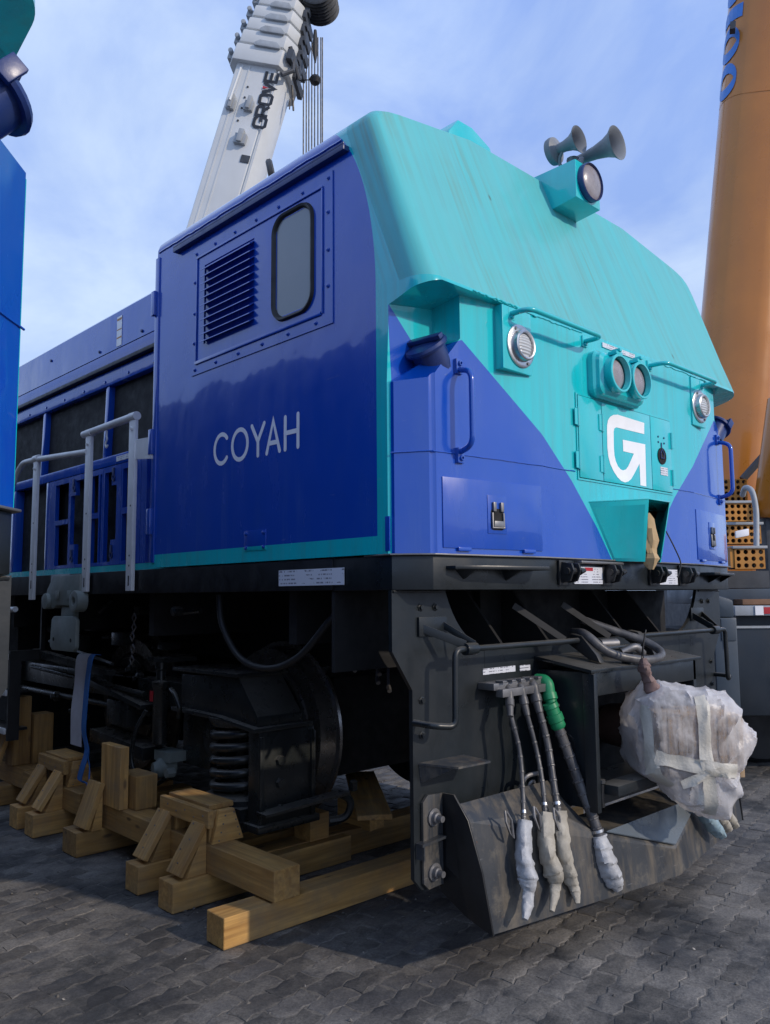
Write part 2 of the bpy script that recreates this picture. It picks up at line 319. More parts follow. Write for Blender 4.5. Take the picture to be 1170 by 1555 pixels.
# ------------------------------------------------------------------ mesh helpers
class G:
    def __init__(s): s.v = []; s.f = []; s.m = []; s.mi = 0
    def add(s, vs, fs):
        k = len(s.v); s.v += [Vector(p) for p in vs]
        for f in fs: s.f.append([k+i for i in f]); s.m.append(s.mi)
        return s
    def box(s, x0, x1, y0, y1, z0, z1):
        return s.add([(x0, y0, z0), (x1, y0, z0), (x1, y1, z0), (x0, y1, z0), (x0, y0, z1), (x1, y0, z1), (x1, y1, z1), (x0, y1, z1)],
                     [(0, 3, 2, 1), (4, 5, 6, 7), (0, 1, 5, 4), (1, 2, 6, 5), (2, 3, 7, 6), (3, 0, 4, 7)])
    def obox(s, c, a, b, d):
        """oriented box from centre and three half-axis vectors"""
        c, a, b, d = map(Vector, (c, a, b, d))
        if a.cross(b).dot(d) < 0: d = -d
        return s.add([c+a*i+b*j+d*k for k in (-1, 1) for i, j in ((-1, -1), (1, -1), (1, 1), (-1, 1))],
                     [(0, 3, 2, 1), (4, 5, 6, 7), (0, 1, 5, 4), (1, 2, 6, 5), (2, 3, 7, 6), (3, 0, 4, 7)])
    def bar(s, p, q, wdt, h, up=(0, 0, 1)):
        p, q = Vector(p), Vector(q); d = q-p; up = Vector(up); sd = d.cross(up).normalized(); u2 = sd.cross(d).normalized()
        return s.obox((p+q)/2, d/2, sd*wdt/2, u2*h/2)
    def prism(s, pts, vec):
        pts = [Vector(p) for p in pts]; vec = Vector(vec); n = len(pts)
        nrm = Vector((0, 0, 0))
        for i in range(n): nrm += pts[i].cross(pts[(i+1) % n])
        if nrm.dot(vec) > 0: pts = pts[::-1]
        return s.add(pts+[p+vec for p in pts], [tuple(range(n)), tuple(range(2*n-1, n-1, -1))]+[(i+1, i, n+i, n+i+1) if i < n-1 else (0, n-1, 2*n-1, n) for i in range(n)])
    def poly(s, pts): return s.add(pts, [tuple(range(len(pts)))])
    def tube(s, path, r, n=8, cap=True):
        P = [Vector(p) for p in path]; rs = r if isinstance(r, (list, tuple)) else [r]*len(P)
        t0 = (P[1]-P[0]).normalized(); a = t0.orthogonal().normalized(); vs = []
        for i, p in enumerate(P):
            t = (P[min(i+1, len(P)-1)]-P[max(i-1, 0)]).normalized()
            a = (a-t*a.dot(t)).normalized(); b = t.cross(a)
            vs += [p+(a*math.cos(2*math.pi*k/n)+b*math.sin(2*math.pi*k/n))*rs[i] for k in range(n)]
        fs = [(i*n+k, i*n+(k+1) % n, (i+1)*n+(k+1) % n, (i+1)*n+k) for i in range(len(P)-1) for k in range(n)]
        if cap: fs += [tuple(range(n-1, -1, -1)), tuple((len(P)-1)*n+k for k in range(n))]
        return s.add(vs, fs)
    def lathe(s, p, axis, prof, n=24, close=True):
        p, ax = Vector(p), Vector(axis).normalized(); a = ax.orthogonal().normalized(); b = ax.cross(a); vs = []
        for t, r in prof: vs += [p+ax*t+(a*math.cos(2*math.pi*k/n)+b*math.sin(2*math.pi*k/n))*max(r, 1e-4) for k in range(n)]
        fs = [(i*n+k, i*n+(k+1) % n, (i+1)*n+(k+1) % n, (i+1)*n+k) for i in range(len(prof)-1) for k in range(n)]
        if close: fs += [tuple(range(n-1, -1, -1)), tuple((len(prof)-1)*n+k for k in range(n))]
        return s.add(vs, fs)
    def ribbon(s, path, wdt, wide, nrm, th=.003):
        """flat strap following a path; wide = direction of its width"""
        P = [Vector(p) for p in path]; wd = Vector(wide).normalized()*wdt/2; vs = []
        for i, p in enumerate(P):
            nn = Vector(nrm[i]) if isinstance(nrm, list) else Vector(nrm)
            nn = nn.normalized()*th
            vs += [p-wd, p+wd, p+wd+nn, p-wd+nn]
        fs = [(i*4+k, (i+1)*4+k, (i+1)*4+(k+1) % 4, i*4+(k+1) % 4) for i in range(len(P)-1) for k in range(4)]
        k = (len(P)-1)*4
        return s.add(vs, fs+[(0, 1, 2, 3), (k+3, k+2, k+1, k)])
    def mesh(s, name, mats, off=(0, 0, 0), bevel=0, seg=2, smooth=35, fixn=True, bang=32):
        me = bpy.data.meshes.new(name); off = Vector(off)
        me.from_pydata([v-off for v in s.v], [], s.f)
        for p, i in zip(me.polygons, s.m): p.material_index = i
        for m in (mats if isinstance(mats, (list, tuple)) else [mats]): me.materials.append(MATS[m])
        bm = bmesh.new(); bm.from_mesh(me)
        if fixn: bmesh.ops.recalc_face_normals(bm, faces=bm.faces)
        if bevel:
            es = [e for e in bm.edges if len(e.link_faces) == 2 and e.calc_face_angle(0) > R(bang)]
            if es: bmesh.ops.bevel(bm, geom=es, offset=bevel, segments=seg, affect='EDGES', clamp_overlap=True, profile=.6)
        bm.to_mesh(me); bm.free()
        if smooth:
            me.polygons.foreach_set('use_smooth', [True]*len(me.polygons)); me.set_sharp_from_angle(angle=R(smooth))
        me.update(); return me
ORG = {}
def thing(name, loc, label, cat, group=None):
    o = bpy.data.objects.new(name, None); COL.objects.link(o); o.location = loc; o.empty_display_size = .2
    o['label'] = label; o['category'] = cat
    if group: o['group'] = group
    ORG[o.name] = Vector(loc); return o
def root_of(p):
    while p.parent: p = p.parent
    return p
def part(name, g, mats, parent, label=None, **k):
    me = g.mesh(name, mats, ORG[root_of(parent).name], **k)
    o = bpy.data.objects.new(name, me); COL.objects.link(o); o.parent = parent
    if label: o['label'] = label
    return o
def islands(g):
    par = list(range(len(g.v)))
    def find(i):
        while par[i] != i: par[i] = par[par[i]]; i = par[i]
        return i
    for f in g.f:
        for q in f[1:]: par[find(q)] = find(f[0])
    out = {}
    for f, m in zip(g.f, g.m):
        h = out.setdefault(find(f[0]), (G(), {})); idx = []
        for q in f:
            if q not in h[1]: h[1][q] = len(h[0].v); h[0].v.append(g.v[q])
            idx.append(h[1][q])
        h[0].f.append(idx); h[0].m.append(m)
    return [h[0] for h in out.values()]
def loose(name, g, mats, parent, **k):
    return [part(name, q, mats, parent, **k) for q in islands(g)]
def inst(name, me, loc, parent, rot=None):
    o = bpy.data.objects.new(name, me); COL.objects.link(o); o.parent = parent
    o.location = Vector(loc)-ORG[root_of(parent).name]
    if rot: o.rotation_euler = rot
    return o
def solo(name, g, mats, label, cat, group=None, loc=None, **k):
    loc = Vector(loc) if loc is not None else Vector((sum(v.x for v in g.v)/len(g.v), sum(v.y for v in g.v)/len(g.v), min(v.z for v in g.v)))
    o = bpy.data.objects.new(name, g.mesh(name, mats, loc, **k)); COL.objects.link(o); o.location = loc
    o['label'] = label; o['category'] = cat
    if group: o['group'] = group
    ORG[o.name] = loc; return o
def fillet(path, r, n=5):
    P = [Vector(p) for p in path]; out = [P[0]]
    for i in range(1, len(P)-1):
        a, b, c = P[i-1], P[i], P[i+1]; d1 = (a-b); d2 = (c-b); rr = min(r, d1.length*.48, d2.length*.48)
        q0 = b+d1.normalized()*rr; q1 = b+d2.normalized()*rr
        for k in range(n+1):
            t = k/n; out.append(q0*(1-t)**2+b*2*t*(1-t)+q1*t*t)
    return out+[P[-1]]
def smoothpath(pts, n=6):
    P = [Vector(p) for p in pts]; P = [P[0]*2-P[1]]+P+[P[-1]*2-P[-2]]; out = []
    for i in range(1, len(P)-2):
        for k in range(n):
            t = k/n; a, b, c, d = P[i-1:i+3]
            out.append(.5*((2*b)+(c-a)*t+(2*a-5*b+4*c-d)*t*t+(3*b-a-3*c+d)*t**3))
    return out+[P[-2]]
def mir(p): return (3-p[0], p[1], p[2])
def plate_holes(g, u0, u1, v0, v1, holes, pos, th):
    """rectangular plate with rectangular openings; pos(u,v,d) -> point"""
    us = sorted({u0, u1, *[h[0] for h in holes], *[h[1] for h in holes]}); vv = sorted({v0, v1, *[h[2] for h in holes], *[h[3] for h in holes]})
    us = [u for u in us if u0 <= u <= u1]; vv = [q for q in vv if v0 <= q <= v1]
    def solid(i, j):
        if i < 0 or j < 0 or i >= len(us)-1 or j >= len(vv)-1: return False
        a, b = (us[i]+us[i+1])/2, (vv[j]+vv[j+1])/2
        return not any(h[0] < a < h[1] and h[2] < b < h[3] for h in holes)
    for i in range(len(us)-1):
        for j in range(len(vv)-1):
            if not solid(i, j): continue
            a, b, c, d = us[i], us[i+1], vv[j], vv[j+1]
            g.poly([pos(a, c, 0), pos(b, c, 0), pos(b, d, 0), pos(a, d, 0)])
            if not solid(i-1, j): g.poly([pos(a, c, 0), pos(a, d, 0), pos(a, d, th), pos(a, c, th)])
            if not solid(i+1, j): g.poly([pos(b, c, 0), pos(b, c, th), pos(b, d, th), pos(b, d, 0)])
            if not solid(i, j-1): g.poly([pos(a, c, 0), pos(a, c, th), pos(b, c, th), pos(b, c, 0)])
            if not solid(i, j+1): g.poly([pos(a, d, 0), pos(b, d, 0), pos(b, d, th), pos(a, d, th)])
    return g
def rrect(y0, y1, z0, z1, r, n=6):
    o = []
    for cy, cz, a0 in ((y1-r, z1-r, 0), (y0+r, z1-r, 90), (y0+r, z0+r, 180), (y1-r, z0+r, 270)):
        for k in range(n+1):
            a = R(a0+90*k/n); o.append((cy+r*math.cos(a), cz+r*math.sin(a)))
    return o
def stroke(g, lines, wdt, pos, th=.003, cap='round'):
    """lettering from centre lines in 2-D; pos(u,v,d) -> point, each line one unbroken ribbon"""
    for li, ln in enumerate(lines):
        P = [Vector((a, b)) for a, b in ln]; closed = (P[0]-P[-1]).length < 1e-6
        if closed: P = P[:-1]
        n = len(P); lft = []; rgt = []
        for i in range(n):
            a = P[i-1] if (i or closed) else P[i]; b = P[(i+1) % n] if (i < n-1 or closed) else P[i]
            t1 = (P[i]-a).normalized() if (P[i]-a).length > 1e-9 else (b-P[i]).normalized(); t2 = (b-P[i]).normalized() if (b-P[i]).length > 1e-9 else t1
            n1 = Vector((-t1.y, t1.x)); n2 = Vector((-t2.y, t2.x)); mm = (n1+n2).normalized(); k = wdt/2/max(.45, mm.dot(n1))
            lft.append(P[i]+mm*k); rgt.append(P[i]-mm*k)
        if closed:
            d = th+.0006*li
            for i in range(n):
                j = (i+1) % n
                g.poly([pos(*lft[i], d), pos(*lft[j], d), pos(*rgt[j], d), pos(*rgt[i], d)])
            continue
        c0 = []; c1 = []
        if cap == 'round':
            t = (P[1]-P[0]).normalized(); nn = Vector((-t.y, t.x))
            c0 = [P[0]+(-nn*math.cos(R(a))-t*math.sin(R(a)))*wdt/2 for a in (30, 60, 90, 120, 150)]
            t = (P[-1]-P[-2]).normalized(); nn = Vector((-t.y, t.x))
            c1 = [P[-1]+(nn*math.cos(R(a))+t*math.sin(R(a)))*wdt/2 for a in (30, 60, 90, 120, 150)]
        d = th+.0006*li
        for i in range(n-1): g.poly([pos(*lft[i], d), pos(*lft[i+1], d), pos(*rgt[i+1], d), pos(*rgt[i], d)])
        if c0: g.poly([pos(*q, d) for q in [rgt[0]]+c0+[lft[0]]]); g.poly([pos(*q, d) for q in [lft[-1]]+c1+[rgt[-1]]])
    return g
def arcpts(cx, cy, rx, ry, a0, a1, n=16): return [(cx+rx*math.cos(R(a0+(a1-a0)*i/n)), cy+ry*math.sin(R(a0+(a1-a0)*i/n))) for i in range(n+1)]

# ================================================================== THE SETTING
g = G().add([(-400, -400, -.0045), (400, -400, -.0045), (400, 400, -.0045), (-400, 400, -.0045)], [(0, 1, 2, 3)])
ground = bpy.data.objects.new('ground', g.mesh('ground', 'joint_sand', smooth=0)); COL.objects.link(ground); ground['kind'] = 'structure'; ORG['ground'] = Vector((0, 0, 0))
PL, PW, PA = .2100, .1080, .0085              # interlocking paver: length, width, zigzag
def paver_outline(gap=.0032):
    l, h = PL/2-gap, PW/2-gap; o = []
    for i in range(5): o.append((-l+2*l*i/4, -h+(PA if i % 2 else -PA)))
    o.append((l+.009, 0))
    for i in range(4, -1, -1): o.append((-l+2*l*i/4, h+(PA if i % 2 else -PA)))
    o.append((-l+.009, 0)); return o
OUTL = paver_outline()
def paver_geo(rnd):
    b = .0035; n = len(OUTL); vs = []
    for sc_, z in ((1, -.02), (1, -.0035), (1, 0)):
        for x, y in OUTL:
            k = 1 if z < 0 else .92
            jx = rnd.uniform(-.0022, .0022); jy = rnd.uniform(-.0022, .0022)
            vs.append((x*(1-(b/(PL/2) if z == 0 else 0))+jx, y*(1-(b/(PW/2) if z == 0 else 0))+jy, z+(rnd.uniform(-.002, .0) if z == 0 else 0)))
    fs = [(j*n+i, j*n+(i+1) % n, (j+1)*n+(i+1) % n, (j+1)*n+i) for j in range(2) for i in range(n)]+[tuple(2*n+i for i in range(n))]
    return vs, fs
variants = []
for k in range(8):
    g = G(); g.add(*paver_geo(random.Random(k))); variants.append((g, g.mesh('paver', 'paver_concrete', smooth=30)))
slots = []
PR = R(9)
ca, sa = math.cos(PR), math.sin(PR)
for j in range(-70, 110):
    for i in range(-40, 60):
        u = (i+(.5 if j % 2 else 0))*PL; v = j*PW; x = u*ca-v*sa; y = u*sa+v*ca
        if (Vector((x, y, 0))-CAM).dot(_f) < .9: continue
        px, py, dep = PROJ((x, y, 0))
        if -260 < px < 1430 and 1020 < py < 1800 and dep < 11:
            inview = -20 < px < 1190 and py < 1590 and not (700 < px < 1040 and py < 1260) and not (470 < px < 720 and 1100 < py < 1330) and not (px < 480 and py < 1240)
            slots.append((0 if inview else 1, dep, x, y))
slots.sort()
rest = G(); tones = []
for k, (_, dep, x, y) in enumerate(slots):
    rr = random.Random(k*17+3); vi = rr.randrange(8)
    z = rr.uniform(-.0035, .0); rot = PR+rr.uniform(-.018, .018)+(math.pi if rr.random() < .5 else 0)
    tx, ty = rr.uniform(-.010, .010), rr.uniform(-.010, .010)
    x += rr.uniform(-.0022, .0022); y += rr.uniform(-.0022, .0022)
    if k < 300:
        o = inst('paver', variants[vi][1], (x, y, z), ground, (ty, tx, rot))
    else:
        c_, s_ = math.cos(rot), math.sin(rot); g0 = variants[vi][0]
        rest.add([(x+p.x*c_-p.y*s_, y+p.x*s_+p.y*c_, z+p.z-p.x*tx+p.y*ty) for p in g0.v], g0.f); tones += [rr.random()]*len(g0.f)
o = part('paver_field', rest, 'paver_concrete', ground, smooth=30, fixn=False); o['kind'] = 'stuff'
at = o.data.attributes.new('tone', 'FLOAT', 'FACE'); at.data.foreach_set('value', tones)

g = G(); rr = random.Random(77)
for k in range(420):
    x, y = rr.uniform(-1.6, 2.6), rr.uniform(-1.6, 3.2); r_ = rr.choice((.002, .003, .003, .004, .006, .009)); c = Vector((x, y, r_*.35)); vs = []
    for i in range(6):
        a = i*1.047+rr.uniform(-.3, .3); vs.append(c+Vector((math.cos(a)*r_*rr.uniform(.6, 1.3), math.sin(a)*r_*rr.uniform(.6, 1.3), -r_*.4)))
    vs.append(c+Vector((0, 0, r_*rr.uniform(.3, .8)))); g.mi = 0 if k % 17 else 1
    g.add(vs, [(i, (i+1) % 6, 6) for i in range(6)])
o = part('grit', g, ['joint_sand', 'dirty_tape_flat'], ground, smooth=0, fixn=False); o['kind'] = 'stuff'
g = G()
for k in range(9):
    p = SZ(rr.uniform(0, 1150), rr.uniform(1400, 1540), .003) if k else SZ(300, 1386, .003); a = rr.uniform(0, 3.14); l_, w_ = rr.uniform(.004, .014), rr.uniform(.002, .006); d = Vector((math.cos(a), math.sin(a), rr.uniform(-.1, .2))); n_ = Vector((-d.y, d.x, rr.uniform(-.2, .2)))
    g.add([p-d*l_, p+n_*w_, p+d*l_+Vector((0, 0, .004)), p-n_*w_+Vector((0, 0, .002))], [(0, 1, 2, 3)])
o = part('litter_scrap', g, 'dirty_tape_flat', ground, smooth=0, fixn=False); o['kind'] = 'stuff'

# ================================================================== THE LOCOMOTIVE
loco = thing('locomotive', (1.5, 0, 0), 'blue and teal diesel locomotive lettered COYAH propped on timber cradles', 'locomotive', 'locomotives side by side')
E_ = .09; C_ = .124; XC = .755; REAR = 2.12; ZF = 1.72
def yF(x): return -E_*(x-C_)/(XC-C_)          # swept-back side panel of the nose
def body():
    g = G()
    def both(pts):
        g.poly(pts); g.poly([mir(p) for p in pts][::-1])
    nx = .28; ni = .262; zs0, zs1, zs2 = 2.43, 2.45, 2.64
    lf = lambda pts: g.poly(pts)
    rt = lambda pts: g.poly([mir(p) for p in pts][::-1])
    lf([(0, REAR, ZF), (0, C_, ZF), (0, C_, 2.43), (0, C_, 2.76), (0, REAR, 2.76)][::-1])
    lf([(0, C_, ZF), (C_, 0, ZF), (C_, 0, zs1), (0, C_, zs0)])
    lf([(C_, 0, ZF), (XC, -E_, ZF), (XC, -E_, 2.83), (nx, yF(nx), 2.83), (nx, yF(nx), zs2), (C_, 0, zs1)])
    g.poly([(XC, -E_, ZF), (3-XC, -E_, ZF), (3-XC, -E_, 2.83), (XC, -E_, 2.83)])
    lf([(0, C_, zs0), (C_, 0, zs1), (nx, yF(nx), zs2), (ni, C_, 2.60)])
    lf([(0, C_, zs0), (ni, C_, 2.60), (ni, C_, 2.80), (0, C_, 2.76)])
    lf([(ni, C_, 2.60), (nx, yF(nx), zs2), (nx, yF(nx), 2.83), (ni, C_, 2.80)])
    # the other flank: the notch runs back as an open recess along the side
    za, zb_ = 2.50, 2.515
    rt([(0, REAR, ZF), (0, C_, ZF), (0, C_, za), (0, REAR, za)][::-1])
    rt([(0, C_, ZF), (C_, 0, ZF), (C_, 0, zb_), (0, C_, za)])
    rt([(C_, 0, ZF), (XC, -E_, ZF), (XC, -E_, 2.83), (nx, yF(nx), 2.83), (nx, yF(nx), zs2), (C_, 0, zb_)])
    rt([(0, C_, za), (C_, 0, zb_), (nx, yF(nx), zs2), (nx, REAR, zs2), (0, REAR, za)])
    rt([(nx, yF(nx), zs2), (nx, yF(nx), 2.83), (nx, yF(nx)+.06, 2.70), (nx, REAR, 2.70), (nx, REAR, zs2)])
    def mirR(p): return (3-p[0]-(.048*max(0, min(1, (3.62-p[2])/.75)) if p[0] < .5 else 0), p[1], p[2])
    def ring(z, yf, ins, r, zb=None, n=10):
        left = [(ins, REAR, zb or z), (ins, .9, zb or z), (ins, max(C_, yf+r+.03), (zb or z)), (ins, yf+r, (zb+(z-zb)*.45) if zb else z)]
        for k in range(1, n+1):
            a = R(90*k/n); t = k/n; left.append((ins+r-r*math.cos(a), yf+r-r*math.sin(a), z if zb is None else zb+(z-zb)*(.45+.55*t)))
        left.append((max(.3, ins+r+.05), yf, z)); left.append((max(XC, ins+r+.1), yf, z))
        return left+[mirR(p) for p in left[::-1]]
    rings = [ring(2.83, -E_, 0, .095, 2.76), ring(2.842, -E_+.0015, 0, .094, 2.79), ring(2.858, -E_+.008, 0, .092, 2.82), ring(2.88, -E_+.017, 0, .09, 2.86), ring(3.05, -.004, 0, .08), ring(3.3, .088, 0, .07), ring(3.56, .184, 0, .06),
             ring(3.63, .212, .002, .055), ring(3.668, .226, .016, .052), ring(3.70, .238, .045, .05), ring(3.722, .246, .10, .045), ring(3.740, .252, .17, .04), ring(3.858, .297, .74, .02)]
    n = len(rings[0])
    for i in range(len(rings)-1):
        for k in range(n-1): g.poly([rings[i][k], rings[i][k+1], rings[i+1][k+1], rings[i+1][k]])
    top = rings[-1]
    for k in range(n//2-1): g.poly([top[k], top[k+1], top[n-2-k], top[n-1-k]])
    rear = [r_[0] for r_ in rings]+[r_[-1] for r_ in rings[::-1]]+[(3, REAR, ZF), (0, REAR, ZF)]
    g.poly(rear)
    # soffit of the overhanging lip above each corner notch
    r0 = rings[0]; arc = r0[2:2+12]
    lf(list(arc)+[(.3, -E_, 2.83), (nx, yF(nx), 2.83), (ni, C_, 2.80)])
    g.poly(([mirR(p) for p in arc]+[mirR((.3, -E_, 2.83)), mir((nx, yF(nx), 2.83)), mir((nx, yF(nx)+.06, 2.70))])[::-1])
    g.poly([mirR((0, C_, 2.76)), mir((nx, yF(nx)+.06, 2.70)), mir((nx, REAR, 2.70)), mirR((0, REAR, 2.76))][::-1])
    g.poly([mir((nx, yF(nx), 2.83)), mirR((.3, -E_, 2.83)), mir((XC, -E_, 2.83))])
    lf([(.3, -E_, 2.83), (XC, -E_, 2.83), (nx, yF(nx), 2.83)])
    g.poly([(0, REAR, ZF), (0, C_, ZF), (C_, 0, ZF), (XC, -E_, ZF), (3-XC, -E_, ZF), (3-C_, 0, ZF), (3, C_, ZF), (3, REAR, ZF)])
    me = g.mesh('body_shell', 'hull_paint', ORG[loco.name], fixn=False, smooth=0)
    bm = bmesh.new(); bm.from_mesh(me); bmesh.ops.remove_doubles(bm, verts=bm.verts, dist=.0008); bmesh.ops.recalc_face_normals(bm, faces=bm.faces)
    # soften the folded-plate corners of the nose
    es = []
    for e in bm.edges:
        a, b = (v.co+ORG[loco.name] for v in e.verts)
        if len(e.link_faces) == 2 and abs(a.x-b.x) < .01 and abs(a.y-b.y) < .01 and max(a.z, b.z) < 2.52 and min(a.y, b.y) < .2: es.append(e)
    bmesh.ops.bevel(bm, geom=es, offset=.016, segments=3, affect='EDGES', clamp_overlap=True)
    bm.to_mesh(me); bm.free()
    me.polygons.foreach_set('use_smooth', [True]*len(me.polygons)); me.set_sharp_from_angle(angle=R(26))
    o = bpy.data.objects.new('body_shell', me); COL.objects.link(o); o.parent = loco
    wn = o.modifiers.new('weighted', 'WEIGHTED_NORMAL'); wn.keep_sharp = True; wn.weight = 90
body()
# weld seams and drip edges on the shell
def jagged(p, q, n, amp, ax):
    p, q = Vector(p), Vector(q); rr = random.Random(int(p.x*1000)+n); out = []
    for i in range(n+1):
        out.append(p.lerp(q, i/n)+Vector(ax)*rr.uniform(-amp, amp))
    return out
g = G()
for a, b in (((.29, -E_-.001, 2.836), (.60, -E_-.001, 2.836)), ((.72, -E_-.001, 2.828), (1.12, -E_-.001, 2.832)), ((1.95, -E_-.001, 2.832), (2.55, -E_-.001, 2.83))):
    g.tube(jagged(a, b, 26, .004, (0, 0, 1)), .0035, 5)
loose('weld_seam', g, 'teal_paint', loco)
g = G()
zb = 2.132
for s in (0, 1):
    P = [(0.0, C_-.002, zb), (C_, 0, zb+.006), (XC, -E_, zb), (1.02, -E_, zb)]
    P = [Vector(mir(p) if s else p) for p in P]
    for a, b in zip(P, P[1:]):
        d = (b-a); nn = Vector((d.y, -d.x, 0)).normalized()*.001
        if nn.y > 0: nn = -nn
        g.tube([p+nn for p in jagged(a, b, max(3, int(d.length/.03)), .0012, (0, 0, 1))], .003, 5)
loose('welded_joint', g, 'blue_paint', loco)
g = G(); rr = random.Random(4)
g.tube([(-.001+.012*(k % 2 == 9), .42+1.68*k/40, 3.612+rr.uniform(-.003, .003)) for k in range(41)], .005, 5)
part('roof_weld', g, 'blue_paint', loco)
# gutter
part('rain_gutter', G().box(-.034, .004, .372, 1.88, 3.535, 3.560).box(-.034, -.028, .372, 1.88, 3.560, 3.572), 'dark_blue_paint', loco, bevel=.003)
# ---- side panel with louvre and window
py0, py1, pz0, pz1 = .480, 1.697, 2.770, 3.490
wy0, wy1, wz0, wz1 = .612, .935, 2.868, 3.412
ly0, ly1, lz0, lz1 = 1.098, 1.573, 2.925, 3.372
wp = part('window_panel', plate_holes(G(), py0, py1, pz0, pz1, [(ly0, ly1, lz0, lz1), (wy0+.03, wy1-.03, wz0+.03, wz1-.03)], lambda u, v, d: (-.006+d, u, v), .0055), 'blue_paint', loco, bevel=.0015, seg=1)
g = G()
for y0, y1, z0, z1 in ((.545, 1.655, 3.428, 3.438), (.545, .553, 2.83, 3.428), (1.640, 1.648, 2.83, 3.428), (.56, 1.655, 2.824, 2.842)):
    g.box(-.014, -.0062, y0, y1, z0, z1)
part('panel_ridge', g, 'blue_paint', wp, bevel=.003)
bolt = G().lathe((0, 0, 0), (-1, 0, 0), [(0, .010), (.004, .010), (.0045, .0065), (.008, .0062), (.0095, .003)], 10).mesh('bolt', 'blue_paint')
for k in range(7): inst('bolt', bolt, (-.006, .51+k*(1.66-.51)/6, 3.462), wp)
for k in range(6): inst('bolt', bolt, (-.006, .60+k*(1.66-.60)/5, 2.797), wp)
for z in (2.95, 3.12, 3.30): inst('bolt', bolt, (-.006, .513, z), wp); inst('bolt', bolt, (-.006, 1.672, z), wp)
lv = part('louvre', G().box(.02, .024, ly0, ly1, lz0, lz1), 'interior_dark', loco)
sl_ = G(); npr = 11; dz = (lz1-lz0)/npr
prof = [(.018, .030), (-.010, .016), (-.030, .001), (-.031, -.004), (-.028, -.004), (-.009, .011), (.018, .024)]
sl_.prism([(a, ly0-ly0, b) for a, b in prof], (0, ly1-ly0, 0))
slm = sl_.mesh('slat', 'blue_paint', smooth=30)
for k in range(npr): inst('slat', slm, (-.004, ly0, lz0+.006+k*dz), lv)
g = G(); a = rrect(wy0, wy1, wz0, wz1, .095, 8); b = rrect(wy0+.026, wy1-.026, wz0+.026, wz1-.026, .073, 8); a2 = rrect(wy0+.006, wy1-.006, wz0+.006, wz1-.006, .09, 8); b2 = rrect(wy0+.017, wy1-.017, wz0+.017, wz1-.017, .08, 8); n = len(a)
for i in range(n):
    j = (i+1) % n
    for (p, dp), (q, dq) in (((a, 0), (a2, .016)), ((a2, .016), (b2, .012)), ((b2, .012), (b, -.002))):
        g.poly([(-.006-dp, *p[i]), (-.006-dp, *p[j]), (-.006-dq, *q[j]), (-.006-dq, *q[i])])
win = part('window', g, 'rubber_black', loco, smooth=50)
part('pane', G().prism([(-.0045, *p) for p in rrect(wy0+.02, wy1-.02, wz0+.02, wz1-.02, .078, 8)], (.004, 0, 0)), 'window_glass', win)
# ---- lettering COYAH
bl, ch = 2.243, .154
def yof(cx): return SX(220+cx/3.079, 380+880/3.079)[1]
def letter(x0, x1, lines): 
    a, b = yof(x0), yof(x1); return [[(a+(b-a)*u, bl+v*ch) for u, v in l] for l in lines]
g = G(); sw = .0225
let = letter(325, 388, [arcpts(.58, .5, .52, .5, 42, 318, 18)])+letter(411, 482, [arcpts(.5, .5, .5, .5, 0, 360, 26)])
let += letter(502, 560, [[(.0, 1), (.5, .45), (.5, 0)], [(1, 1), (.5, .45)]])
let += letter(572, 632, [[(0, 0), (.5, 1), (1, 0)], [(.18, .30), (.82, .30)]])
let += letter(658, 718, [[(0, 0), (0, 1)], [(1, 0), (1, 1)], [(0, .5), (1, .5)]])
for ch_n, idx in (('C', (0,)), ('O', (1,)), ('Y', (2, 3)), ('A', (4, 5)), ('H', (6, 7, 8))):
    g = G()
    for i_ in idx: stroke(g, [let[i_]], sw, lambda u, v, d: (-d, u, v), .0012+.0005*idx.index(i_))
    part('name_letter', g, 'white_lettering', loco, 'white rounded capital '+ch_n, smooth=0)
# small lower access cover and rear edge strip with hinges
cv_ = part('access_cover', G().box(-.004, .002, .985, 1.165, 1.775, 1.875), 'hull_paint', loco, bevel=.0015)
for y, z in ((1.0, 1.86), (1.15, 1.86), (1.0, 1.79), (1.15, 1.79)): inst('bolt', bolt, (-.0035, y, z), cv_)
g = G().box(-.008, .01, 2.085, 2.128, 1.75, 3.58)
es_ = part('rear_edge_strip', g, 'blue_paint', loco, bevel=.002)
hg = G().box(-.026, -.006, -.02, .02, -.075, .075).mesh('hinge', 'blue_paint', bevel=.004)
for z in (1.99, 2.46, 3.30): inst('hinge', hg, (0, 2.125, z), es_)
# ---- nose: service doors
zt, zbm = 2.512, 2.104; yd = -E_-.009
doors = []
part('door_frame', plate_holes(G(), 1.040, 1.986, zbm-.009, zt+.009, [(1.0495, 1.977, zbm, zt)], lambda u, v, d: (u, -E_-.005+d, v), .004), 'teal_paint', loco)
part('door_gap', G().box(1.0485, 1.978, -E_-.0022, -E_-.001, zbm-.001, zt+.001), 'interior_dark', loco)
for x0, x1 in ((1.052, 1.259), (1.264, 1.748), (1.753, 1.974)):
    doors.append(part('service_door', G().box(x0, x1, yd, -E_-.003, zbm+.003, zt-.003), 'teal_paint', loco, bevel=.002))
hm = G().tube([(0, 0, -.045), (0, 0, .045)], .008, 8).box(-.03, .004, -.002, .002, -.04, .04).mesh('door_hinge', 'teal_paint')
for x, d in ((1.047, 0), (1.262, 1), (1.980, 2)):
    for z in (2.40, 2.19): inst('door_hinge', hm, (x, yd-.002, z), doors[d], (0, 0, math.pi if d == 2 else 0))
